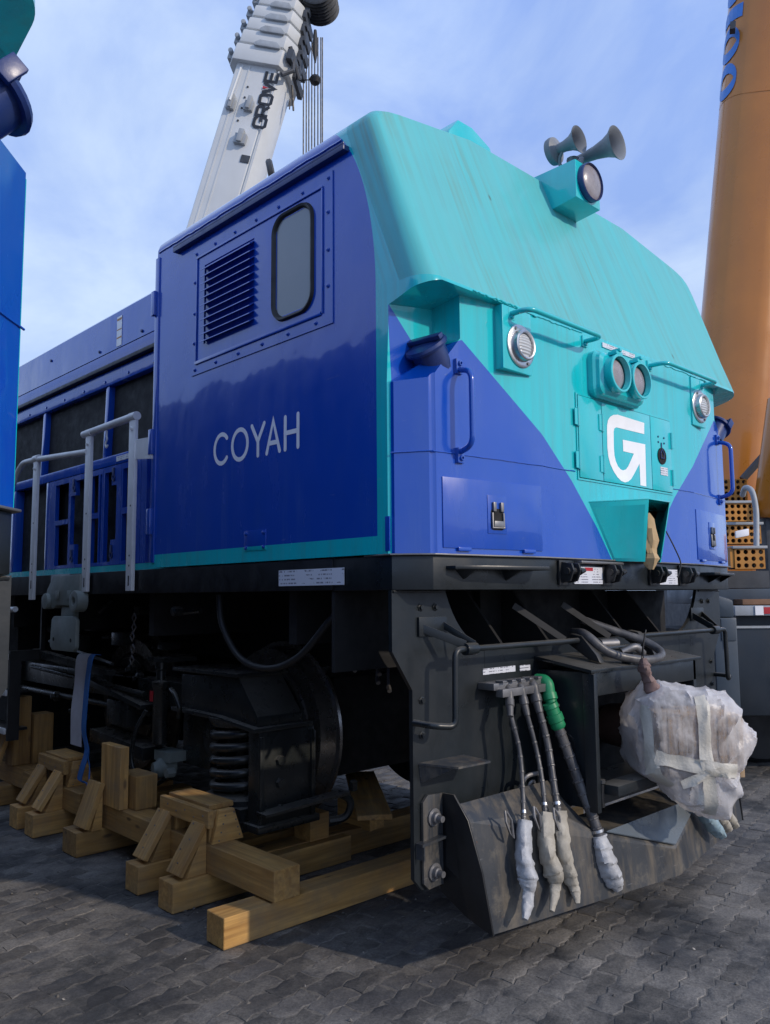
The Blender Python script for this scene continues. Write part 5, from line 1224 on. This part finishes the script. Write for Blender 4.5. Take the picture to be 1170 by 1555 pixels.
# ================================================================== PACKAGE ON THE COUPLER
PC = Vector((1.500, -.385, .780)); RH = Vector((math.cos(YAW), -math.sin(YAW), 0)); FH = Vector((math.sin(YAW), math.cos(YAW), 0)); ZV = Vector((0, 0, 1))
pcx, pcy, pdep = PROJ(PC); S_ = pdep/FOC
SIL = [(985, 1048), (1000, 1040), (1020, 1046), (1060, 1052), (1098, 1056), (1114, 1085), (1134, 1108), (1127, 1130), (1095, 1160), (1099, 1190), (1082, 1232), (1055, 1230), (1030, 1212), (1000, 1186), (968, 1165), (958, 1140), (951, 1112), (958, 1080), (968, 1064)]
sil = [((x-pcx)*S_, -(y-pcy)*S_) for x, y in SIL]
def Rad(th):
    d = Vector((math.cos(th), math.sin(th))); best = .05
    for i in range(len(sil)):
        a = Vector(sil[i]); b = Vector(sil[(i+1) % len(sil)]); e = b-a; den = d.x*(-e.y)+d.y*e.x
        if abs(den) < 1e-9: continue
        t = (a.x*(-e.y)+a.y*e.x)/den; s_ = (d.x*a.y-d.y*a.x)/den
        if t > 0 and -.001 <= s_ <= 1.001: best = max(best, t)
    return best
DB, DF = .24, .20
def film(th, ph, k=1.0):
    """point of the wrapped surface: th round the outline, ph from rim (0) to front (90) / back (-90)"""
    r_ = Rad(th)*k; c_ = max(0, math.cos(ph))**.30; s_ = math.sin(ph); s_ = math.copysign(abs(s_)**.62, s_)
    p = PC+RH*(math.cos(th)*r_*c_)+ZV*(math.sin(th)*r_*c_)-FH*(s_*(DF if s_ > 0 else DB))*k
    q = Vector((p.dot(RH), p.dot(FH), p.z))
    fold = (1-abs(noise.noise(Vector((q.x*6+q.z*3, q.y*5, q.z*4-q.x*2)))))**4*.016+(1-abs(noise.noise(Vector((q.x*11-q.z*9, q.y*8+4, q.z*5+q.x*7)))))**8*.015
    return p+(p-PC).normalized()*(noise.noise(p*4)*.016+fold+.004*math.sin(th*9+q.z*12))
pk = thing('wrapped_package', (PC.x, PC.y, .45), 'plastic wrapped bundle bound with cream tape hanging over the coupler', 'package')
NT_, NP_ = 132, 64; g = G(); vs = [film(2*math.pi*i/NT_, math.pi*(j/NP_-.5)*.985) for j in range(NP_+1) for i in range(NT_)]
g.add(vs, [(j*NT_+i, j*NT_+(i+1) % NT_, (j+1)*NT_+(i+1) % NT_, (j+1)*NT_+i) for j in range(NP_) for i in range(NT_)]+[tuple(range(NT_)), tuple(NP_*NT_+i for i in range(NT_))])
part('plastic_wrap', g, 'plastic_film', pk, smooth=30)
g = G(); c = PC+ZV*.075+RH*(-.02)-FH*.012
for k in range(16):
    u = -.17+k*.34/15; g.obox(c+RH*u-FH*(.150+.007*(k % 2)), RH*.0108, ZV*.135, FH*.012)
g.obox(c+FH*.02, RH*.18, ZV*.14, FH*.15)
part('corrugated_padding', g, 'cardboard', pk, bevel=.004)
def onfilm(px, py, k=1.0):
    u = Vector(((px-pcx)*S_, -(py-pcy)*S_)); th = math.atan2(u.y, u.x); rho = min(.97, u.length/Rad(th)); ph = math.acos(min(1, rho**(1/.30)))
    p = film(th, ph); return p-FH*.007
def tape(name, pts, wpx, seed):
    pts = [Vector(p) for p in pts]; path = []
    for a, b in zip(pts, pts[1:]):
        for i in range(7): path.append(a.lerp(b, i/7))
    path.append(pts[-1]); g = G(); vs = []; rr = random.Random(seed); m = 4
    for i, p in enumerate(path):
        d = (path[min(i+1, len(path)-1)]-path[max(i-1, 0)]).normalized(); nn = Vector((-d.y, d.x))
        w_ = wpx*(1+rr.uniform(-.12, .12))
        for j in range(m+1): q = p+nn*w_*(j/m-.5); vs.append(onfilm(q.x, q.y)+Vector((0, 0, 0))-FH*seed*.0015)
    g.add(vs, [(i*(m+1)+j, (i+1)*(m+1)+j, (i+1)*(m+1)+j+1, i*(m+1)+j+1) for i in range(len(path)-1) for j in range(m)])
    part(name, g, 'cream_tape', pk, smooth=35, fixn=False)
tape('tape_strip', [(1046, 1058), (1046, 1140), (1053, 1222)], 17, 1)
tape('tape_strip', [(970, 1070), (968, 1125), (980, 1165)], 13, 1)
tape('tape_strip', [(976, 1137), (1030, 1148), (1088, 1156)], 18, 2)
tape('tape_strip', [(1012, 1175), (1045, 1158), (1086, 1152)], 12, 3)
tape('tape_strip', [(1000, 1180), (975, 1160), (965, 1130)], 10, 3)
g = G(); tp = SY(985, 1030, -.30)
taped(g, [tp+Vector((-.005, .02, .09)), tp+Vector((-.01, .01, .04)), tp+Vector((.01, 0, -.02)), tp+Vector((.04, -.01, -.08))], [.014, .030, .024, .034, .04], 51)
part('twisted_paper', g, 'dusty_pink_paper', pk, smooth=25)
part('tie_cord', G().tube(smoothpath([tp+Vector((-.005, .02, .075)), tp+Vector((.0, .02, .14)), tp+Vector((.03, .02, .22)), tp+Vector((.015, .03, .14)), tp+Vector((-.02, .02, .08))], 5), .004, 5), 'cable_black', pk)

# ================================================================== WHITE CRANE BEHIND
def frame_axes(a, b, toward=CAM):
    ax = (b-a).normalized(); n = (toward-(a+b)/2); n = (n-ax*n.dot(ax)).normalized(); s = ax.cross(n).normalized()
    if s.dot(RH) < 0: s = -s
    return ax, s, n
wc = thing('white_mobile_crane', PT(330, 900, 16.2)*Vector((1, 1, 0)) if False else (PT(300, 860, 16.5).x, PT(300, 860, 16.5).y, 0), 'white telescopic boom crane lettered GROVE rising behind the locomotive', 'crane')
A0 = PT(248, 640, 15.6); A1 = PT(404, 122, 16.6); A2 = PT(432, 34, 16.8)
ax, sd, nm = frame_axes(A0, A1)
nm2 = (nm*math.cos(R(24))-sd*math.sin(R(24))).normalized(); sd2 = ax.cross(nm2); sd2 = sd2 if sd2.dot(sd) > 0 else -sd2    # boom turned a little
W0, D0 = .53, .55
def sect(c, k, w_=W0, d_=D0):
    pts = [(-1, .62), (-.80, 1), (.72, 1), (1, .55), (1, -.3), (.75, -.85), (.3, -1.05), (-.3, -1.05), (-.75, -.85), (-1, -.3)]
    return [c+sd2*(a*w_*k)+nm2*(b*d_*k) for a, b in pts]
def boomtube(g, a, b, k0, k1, w_=W0, d_=D0):
    r0, r1 = sect(a, k0, w_, d_), sect(b, k1, w_, d_); n = len(r0)
    g.add(r0+r1, [(i, (i+1) % n, n+(i+1) % n, n+i) for i in range(n)]+[tuple(range(n-1, -1, -1)), tuple(range(n, 2*n))])
g = G(); boomtube(g, A0, A1, 1, 1); bm_ = part('boom', g, 'crane_white', wc, bevel=.03)
LB_ = (A1-A0).length
g = G()
for u in (-.55, -.28, .86):
    a = A0+ax*1.2+sd2*(u*W0)+nm2*(D0*1.005); b = A0+ax*(LB_-.15)+sd2*(u*W0)+nm2*(D0*1.005)
    g.bar(a, b, .03, .014, up=nm2)
loose('boom_rib', g, 'crane_white', bm_)
steps = [(0, 1.20, .36), (.42, 1.13, .28), (.76, 1.06, .25), (1.08, .99, .24), (1.39, .92, .24)]
for i, (t0, k, ln) in enumerate(steps):
    g = G(); c = A1+ax*(t0-.10); boomtube(g, c, c+ax*ln, k, k*.99); cl = part('boom_collar', g, 'crane_white', wc, bevel=.03)
    g = G()
    q = c+ax*(ln*.9)+nm2*(D0*k*1.0)+sd2*(.05)
    pts = [q+sd2*(a*W0*k)+ax*b for a, b in ((-.30, 0), (.55, 0), (.55, .05), (.40, .13), (-.15, .13), (-.30, .06))]
    g.prism(pts, nm2*.05); part('wear_pad_cover', g, 'light_grey_metal', cl, bevel=.015)
    g = G().obox(c+ax*(ln*.75)-sd2*(W0*k*1.06)+nm2*.25, sd2*.09, nm2*.10, ax*.07).lathe(c+ax*(ln*.9)-sd2*(W0*k*1.1)+nm2*.3, nm2, [(0, .05), (.15, .05)], 8)
    part('collar_lug', g, 'light_grey_metal', cl, bevel=.01)
    g = G().obox(c+ax*(ln*.4)+sd2*(W0*k*1.02)+nm2*(-.05), sd2*.05, nm2*.35, ax*.08).obox(c+ax*(ln*.8)+sd2*(W0*k*1.05)+nm2*(.2), sd2*.07, nm2*.08, ax*.05)
    part('side_latch', g, 'crane_dark', cl, bevel=.01)
    if t0+ln < 1.6:
        g = G(); boomtube(g, c+ax*ln, c+ax*(ln+.3), k*.86, k*.86); part('inner_section', g, 'crane_white', cl)
g = G()
g.tube([A1+ax*.28+sd2*.62+nm2*.45, A1-ax*.05+sd2*.70+nm2*.5, A1-ax*.25+sd2*.55+nm2*.62], .045, 8).tube([A1+ax*.45+sd2*.50+nm2*.5, A1+ax*.0+sd2*.75+nm2*.2], .05, 8)
g.obox(A1+ax*.20+sd2*.60+nm2*.25, sd2*.06, nm2*.4, ax*.10)
part('cable_reel_arm', g, 'crane_dark', wc)
HC = A1+ax*1.85
g = G(); g.obox(HC-sd2*.05, sd2*.36, nm2*.42, ax*.36); g.obox(HC+ax*.5, sd2*.30, nm2*.40, ax*.3); hdm = part('boom_head', g, 'crane_white', wc, bevel=.06)
g = G().lathe(HC+ax*.25+sd2*.05+nm2*.40, nm2, [(0, .22), (.04, .22), (.05, .12), (.08, .1)], 20); g.lathe(HC-ax*.05+sd2*.1+nm2*.40, nm2, [(0, .09), (.06, .08)], 12)
part('head_cover', g, 'light_grey_metal', hdm)
SH = HC+sd2*.62+ax*.10
g = G()
for k in range(4): g.lathe(SH+nm2*(-.28+k*.17), nm2, [(0, .34), (.02, .37), (.05, .31), (.08, .31), (.11, .37), (.13, .34)], 28)
loose('sheave', g, 'crane_dark', wc, smooth=40)
g = G(); rr = random.Random(5)
for k, px in enumerate((460.5, 465, 469, 473.5, 478, 483, 487.5, 490)):
    a = PT(px-(1.5 if px < 470 else 0), 30, 16.6+.06*k); b = PT(px, 420, 16.6+.06*k); a.x, a.y = b.x, b.y
    g.tube([a, b], .014, 5)
loose('hoist_rope', g, 'cable_black', wc)
g = G(); p = PT(479, 60, 16.4); q = PT(479.5, 125, 16.4); q.x, q.y = p.x, p.y
g.tube([p+ZV*.2, p-ZV*.15, p-ZV*.3, p-ZV*.5], [.03, .06, .05, .015], 8).lathe(q, ZV, [(-.12, .03), (-.08, .09), (.0, .12), (.06, .09), (.1, .03)], 10)
g.tube([q, A1+sd2*.6+ax*.1], .012, 5).tube([PT(444, 130, 16.3), PT(446, 168, 16.3)], .02, 5).tube([PT(441, 150, 16.3), PT(440, 166, 16.3)], .012, 5)
part('anti_block_weight', g, 'cable_black', wc)
OB = A0+nm2*(D0+.004)
def onboom(px, py):
    d = ray(px, py); t = (OB-CAM).dot(nm2)/d.dot(nm2); return CAM+d*t
g = G()
for (px, py, sx_, sy_) in ((379, 163, 9, 8), (366, 213, 12, 8), (352, 160, 8, 9)):
    c = onboom(px, py); k = 15.5/FOC
    g.obox(c, sd2*sx_*k*.8, ax*sy_*k, nm2*.08).obox(c+ax*.05+nm2*.06, sd2*sx_*k*.35, ax*sy_*k*1.3, nm2*.06)
loose('boom_bracket', g, 'light_grey_metal', wc, bevel=.012)
part('tag_line', G().tube([PT(366, 103, 15.9), PT(349, 152, 15.6)], .025, 6), 'crane_white', wc)
g = G()
for py, px in ((132, 376.5), (148, 372), (164, 367.5), (183, 361.5)): 
    c = onboom(px, py); g.lathe(c-nm2*.02, nm2, [(0, .022), (.028, .022)], 8)
loose('boom_hole', g, 'crane_dark', wc)
part('data_plate', G().obox(onboom(372.5, 241.5), sd2*.085, ax*.075, nm2*.012), 'crane_dark', wc)
# lettering GROVE, reading up the boom
LO = onboom(402, 195); LE = onboom(423.5, 112); lu = (LE-LO); LH = .235
def bpos(u, v, d): return LO+lu*u+(-sd2)*(v*LH-.0)+nm2*(.012+d*3)
gl = []
def GL(x0, x1, lines): return [[(x0+(x1-x0)*a, b) for a, b in l] for l in lines]
g = G(); cw = .17; gp = .208
glyph = {'G': [[(1, .8), (.85, 1), (.15, 1), (0, .85), (0, .15), (.15, 0), (.85, 0), (1, .15), (1, .48), (.55, .48)]], 'R': [[(0, 0), (0, 1), (.8, 1), (1, .85), (1, .62), (.8, .48), (0, .48)], [(.5, .46), (1, 0)]],
         'O': [[(.15, 0), (0, .15), (0, .85), (.15, 1), (.85, 1), (1, .85), (1, .15), (.85, 0), (.15, 0)]], 'V': [[(0, 1), (.5, 0), (1, 1)]], 'E': [[(1, 1), (0, 1), (0, 0), (1, 0)], [(0, .5), (.9, .5)]]}
lul = lu.length
for i, chr_ in enumerate('GROVE'):
    for li, ln in enumerate(glyph[chr_]):
        pts = [((i*gp+cw*a)*lul, b*LH) for a, b in ln]
        stroke(g, [pts], .062, lambda u, v, d: LO+lu.normalized()*u-sd2*v+nm2*(.010+.004*li+d), .002, cap='flat')
part('crane_lettering', g, 'letter_black', wc, 'black capitals reading GROVE', smooth=0)
i = 3
part('red_triangle', G().prism([LO+lu.normalized()*((i*gp+cw*a)*lul)-sd2*(b*LH)+nm2*.012 for a, b in ((.36, 1.02), (.64, 1.02), (.5, .5))], nm2*.004), 'red_mark', wc, smooth=0)
# superstructure and carrier standing behind the locomotive
cb = Vector((wc.location.x, wc.location.y, 0)); cx_ = RH; 
g = G().obox(A0-ax*.3, sd2*.8, nm2*.9, ax*.9); part('turret', g, 'crane_white', wc, bevel=.08)
g = G().obox(Vector((A0.x, A0.y, 1.35)), cx_*3.2, FH*1.3, ZV*.45).obox(Vector((A0.x, A0.y, 2.5)), cx_*1.0, FH*1.0, ZV*.75); part('carrier', g, 'crane_white', wc, bevel=.05)
for u in (-2.4, -.8, .8, 2.4):
    for v in (-1.05, 1.05): part('wheel', G().lathe(Vector((A0.x, A0.y, .62))+cx_*u+FH*(v-.15), FH, [(0, .3), (0, .58), (.04, .62), (.3, .62), (.34, .58), (.34, .3)], 24), 'rubber_black', wc)
g = G(); c = PT(412, 262, 15.0); g.lathe(c, Vector((.7, -.6, .2)), [(-.06, .01), (-.06, .20), (-.03, .235), (.03, .235), (.06, .20), (.06, .01)], 24)
part('rope_pulley', g, 'crane_dark', wc)

# ================================================================== ORANGE CRANE AT THE RIGHT
oc = thing('orange_mobile_crane', (PT(1200, 1000, 8.2).x, PT(1200, 1000, 8.2).y, 0), 'orange crane with a thick raised boom and pierced steps beyond the nose', 'crane')
O0 = PT(1094, 850, 9.3); O1 = PT(1178, -150, 9.9)
ax3, s3, n3 = frame_axes(O0, O1)
def orange_sect(c, w_, d_):
    pts = []
    for k in range(28):
        a = 2*math.pi*k/28; ca_, sa_ = math.cos(a), math.sin(a)
        pts.append(c+s3*(math.copysign(abs(ca_)**.62, ca_)*w_)+n3*(math.copysign(abs(sa_)**.62, sa_)*d_))
    return pts
g = G(); r0, r1 = orange_sect(O0, .43, .50), orange_sect(O1, .43, .50); n = 28
g.add(r0+r1, [(i, (i+1) % n, n+(i+1) % n, n+i) for i in range(n)]+[tuple(range(n-1, -1, -1)), tuple(range(n, 2*n))])
ob = part('boom', g, 'crane_orange', oc, smooth=50)
tt_ = .66; c = O0.lerp(O1, tt_); r0, r1 = orange_sect(c, .434, .504), orange_sect(c+ax3*.012, .434, .504)
g = G().add(r0+r1, [(i, (i+1) % n, n+(i+1) % n, n+i) for i in range(n)]); part('boom_weld', g, 'crane_orange', ob, smooth=50)
part('boom_lug', G().obox(PT(1113, 42, 9.4), s3*.03, ax3*.045, n3*.05), 'crane_dark', ob)
# big blue letters wrapping round the boom side, reading upwards
def wrap(u, v, d):
    """u along the boom from the letter base, v round the section in degrees from the left rim"""
    c = O0+ax3*u; a = R(180-v); w_, d_ = .434+d, .504+d; ca_, sa_ = math.cos(a), math.sin(a)
    return c+s3*(math.copysign(abs(ca_)**.62, ca_)*w_)+n3*(math.copysign(abs(sa_)**.62, sa_)*d_)
def u_at(py):
    best = min((abs(PROJ(wrap(u*.01, 30, 0))[1]-py), u*.01) for u in range(0, 1000)); return best[1]
g = G()
def wstroke(ln, wd):
    global g
    P = [Vector(p) for p in ln]; dense = []
    for a, b in zip(P, P[1:]):
        for i in range(5): dense.append(a.lerp(b, i/5))
    dense.append(P[-1]); K = .024
    for i in range(len(dense)-1):
        a, b = dense[i], dense[i+1]
        t0 = (dense[min(i+1, len(dense)-1)]-dense[max(i-1, 0)]); t1 = (dense[min(i+2, len(dense)-1)]-dense[i])
        def nrm(t): t = Vector((t.x, t.y*K)); t.normalize(); return Vector((-t.y, t.x/K))
        n0, n1 = nrm(t0)*wd/2, nrm(t1)*wd/2
        g.poly([wrap(*(a+n0), .003), wrap(*(b+n1), .003), wrap(*(b-n1), .003), wrap(*(a-n0), .003)])
for (p0, p1, shape) in ((153, 106, 'a'), (97, 50, 'o'), (40, 17, 'r'), (10, -38, 'o')):
    g = G(); ua, ub = u_at(p0), u_at(p1); m_ = (ua+ub)/2; h_ = (ub-ua)/2-.04
    V0, V1 = 14, 62
    if shape == 'o': wstroke([(m_+h_*math.cos(R(q)), (V0+V1)/2+(V1-V0)/2*math.sin(R(q))) for q in range(0, 361, 20)], .125)
    elif shape == 'a': wstroke([(m_+h_*math.cos(R(q)), (V0+V1)/2+(V1-V0)/2*math.sin(R(q))) for q in range(-60, 301, 20)], .125)
    else: wstroke([(m_, V0-6), (m_, V1+4)], .17)
    part('boom_letter', g, 'crane_letter_blue', ob, 'blue letter on the boom', smooth=0, fixn=True)
# second, lower ram column
g = G(); a = PT(1178, 790, 7.9); b = PT(1203, 610, 8.0); g.tube([a-ZV*.0, a+(b-a)*.06, b], [.16, .215, .225], 24)
part('lift_ram', g, 'crane_orange', oc, smooth=50)
g = G(); g.obox(PT(1150, 880, 9.3), RH*.75, FH*.9, ZV*.55); part('turret', g, 'crane_orange', oc, bevel=.05)
part('ram_pivot', G().obox(PT(1174, 842, 7.95), RH*.12, FH*.14, ZV*.36), 'crane_dark', oc, bevel=.03)
g = G(); g.obox(PT(1150, 960, 9.3), RH*.9, FH*.7, ZV*.5); part('slewing_base', g, 'crane_dark', oc)
part('turret_strut', G().tube([PT(1128, 728, 8.6), PT(1160, 692, 8.6)], .04, 8), 'crane_dark', oc)
# pierced steps
def pierced(name, px0, px1, py0, py1, dep, nx, ny, parent, rad=.36, top=True):
    a = PT(px0, py1, dep); b = PT(px1, py1, dep); c = PT(px0, py0, dep); U = RH*((b-a).dot(RH)); V = ZV*(c.z-a.z)
    g = G(); du, dv = U/nx, V/ny; m = 8
    for i in range(nx):
        for j in range(ny):
            o = a+du*i+dv*j; cc = o+(du+dv)/2; rr_ = min(du.length, dv.length)*rad; un, vn = U.normalized(), V.normalized()
            sq = []
            for k in range(m):
                t = 2*math.pi*k/m+math.pi/m; x, y = math.cos(t), math.sin(t); s_ = 1/max(abs(x), abs(y)); sq.append((cc+un*(x*s_*du.length/2)+vn*(y*s_*dv.length/2), cc+un*(x*rr_)+vn*(y*rr_)))
            for k in range(m):
                p, q = sq[k], sq[(k+1) % m]
                g.poly([p[0], q[0], q[1], p[1]]); g.poly([p[1], q[1], q[1]+FH*.02, p[1]+FH*.02])
            for sx_, sy_ in ((1, 1), (1, -1), (-1, 1), (-1, -1)):
                k_ = [k for k in range(m) if math.copysign(1, math.cos(2*math.pi*k/m+math.pi/m)) == sx_ and math.copysign(1, math.sin(2*math.pi*k/m+math.pi/m)) == sy_]
                g.poly([cc+un*(sx_*du.length/2)+vn*(sy_*dv.length/2)]+[sq[k][0] for k in (k_ if sx_*sy_ > 0 else k_[::-1])])
    o = part(name, g, 'step_orange', parent, smooth=0, fixn=False)
    if top:
        t = a+U/2+V+FH*.14; part('tread', G().obox(t+ZV*.012, U/2+RH*.02, FH*.16, ZV*.012), 'light_grey_metal', o, bevel=.004)
    part('step_back', G().obox(a+U/2+V/2+FH*.10, U/2, FH*.05, V/2), 'interior_dark', o)
    return o
pierced('step', 1100, 1136, 727, 762, 8.15, 4, 4, oc, top=False)
pierced('step', 1100, 1146, 764, 792, 7.85, 5, 3, oc)
pierced('step', 1100, 1157, 797, 826, 7.55, 6, 3, oc)
pierced('step', 1117, 1163, 833, 864, 7.25, 4, 3, oc)
part('step_side', G().obox(PT(1112, 847, 7.3), RH*.028, FH*.03, ZV*.09), 'step_orange', oc)
part('step_rail', G().tube(smoothpath([PT(1128, 752, 7.7), PT(1132, 741, 7.6), PT(1142, 746, 7.5), PT(1148, 772, 7.45), PT(1149, 800, 7.4), PT(1149, 830, 7.35)], 6), .026, 10), 'light_grey_metal', oc, smooth=60)
part('rag', G().obox(PT(1127, 810, 7.38), RH*.062+ZV*.012, ZV*.032, FH*.012), 'white_lettering', oc, bevel=.01)
# deck, bumper strip and skirt
def slabp(px0, px1, py0, py1, dep, th, mat, name, **k):
    a = PT(px0, py0, dep); b = PT(px1, py0, dep); c = PT(px0, py1, dep)
    return part(name, G().obox((a+b)/2+ZV*((c.z-a.z)/2)+FH*th, RH*((b-a).dot(RH)/2), ZV*((a.z-c.z)/2), FH*th), mat, oc, **k)
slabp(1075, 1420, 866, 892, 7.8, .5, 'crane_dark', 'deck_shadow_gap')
slabp(1070, 1420, 893, 916, 7.4, .5, 'cabinet_blue_grey', 'deck', bevel=.01)
slabp(1116, 1420, 919, 934, 6.95, .10, 'light_grey_metal', 'bumper_rail', bevel=.01)
slabp(1160, 1175, 922, 932, 6.94, .004, 'red_mark', 'reflector_strip')
slabp(1147, 1159.5, 920, 934, 6.94, .004, 'white_lettering', 'reflector_strip')
slabp(1118, 1420, 935, 951, 7.1, .10, 'navy_panel', 'bumper_recess')
slabp(1118, 1420, 951, 1084, 6.90, .3, 'navy_panel', 'side_skirt', bevel=.012)
slabp(1118, 1420, 949.5, 953, 6.885, .01, 'light_grey_metal', 'skirt_edge')
slabp(1118, 1420, 1062, 1065, 6.885, .008, 'cabinet_blue_grey', 'skirt_trim')
slabp(1128, 1420, 909, 917, 7.2, .12, 'plank_brown', 'deck_plank')
for u in (1150, 1290, 1400):
    c = PT(u, 1130, 7.6); part('wheel', G().lathe(Vector((c.x, c.y, .52))-FH*.15, FH, [(0, .25), (0, .48), (.04, .52), (.3, .52), (.34, .48), (.34, .25)], 24), 'rubber_black', oc)
part('chassis', G().obox(Vector((PT(1300, 1000, 8.3).x, PT(1300, 1000, 8.3).y, .85)), RH*1.9, FH*.6, ZV*.35), 'interior_dark', oc)
ob_ = slabp(1084, 1119, 938, 1083, 6.3, .22, 'cabinet_blue_grey', 'outrigger_box', bevel=.012)
for y0, y1, dd in ((940, 973, 0), (976, 1040, .01), (1043, 1082, .02)): slabp(1095, 1117.5, y0, y1, 6.29+dd*.2, .012, 'cabinet_blue_grey', 'box_panel', bevel=.006)
slabp(1101, 1102.5, 966, 984, 6.275, .006, 'chassis_black', 'box_hinge')
slabp(1099, 1103, 1017, 1031, 6.275, .006, 'light_grey_metal', 'box_latch')
a = PT(1080, 905, 6.35); b = PT(1116, 905, 6.35)
g = G().prism([PT(1074, 909, 6.3), PT(1082, 901, 6.3), PT(1115, 911, 6.3), PT(1117, 938, 6.3), PT(1086, 938, 6.3)], FH*.4); part('box_tarp', g, 'cabinet_blue_grey', oc, bevel=.03)
slabp(1088, 1119, 1083, 1190, 6.5, .15, 'interior_dark', 'outrigger_leg')
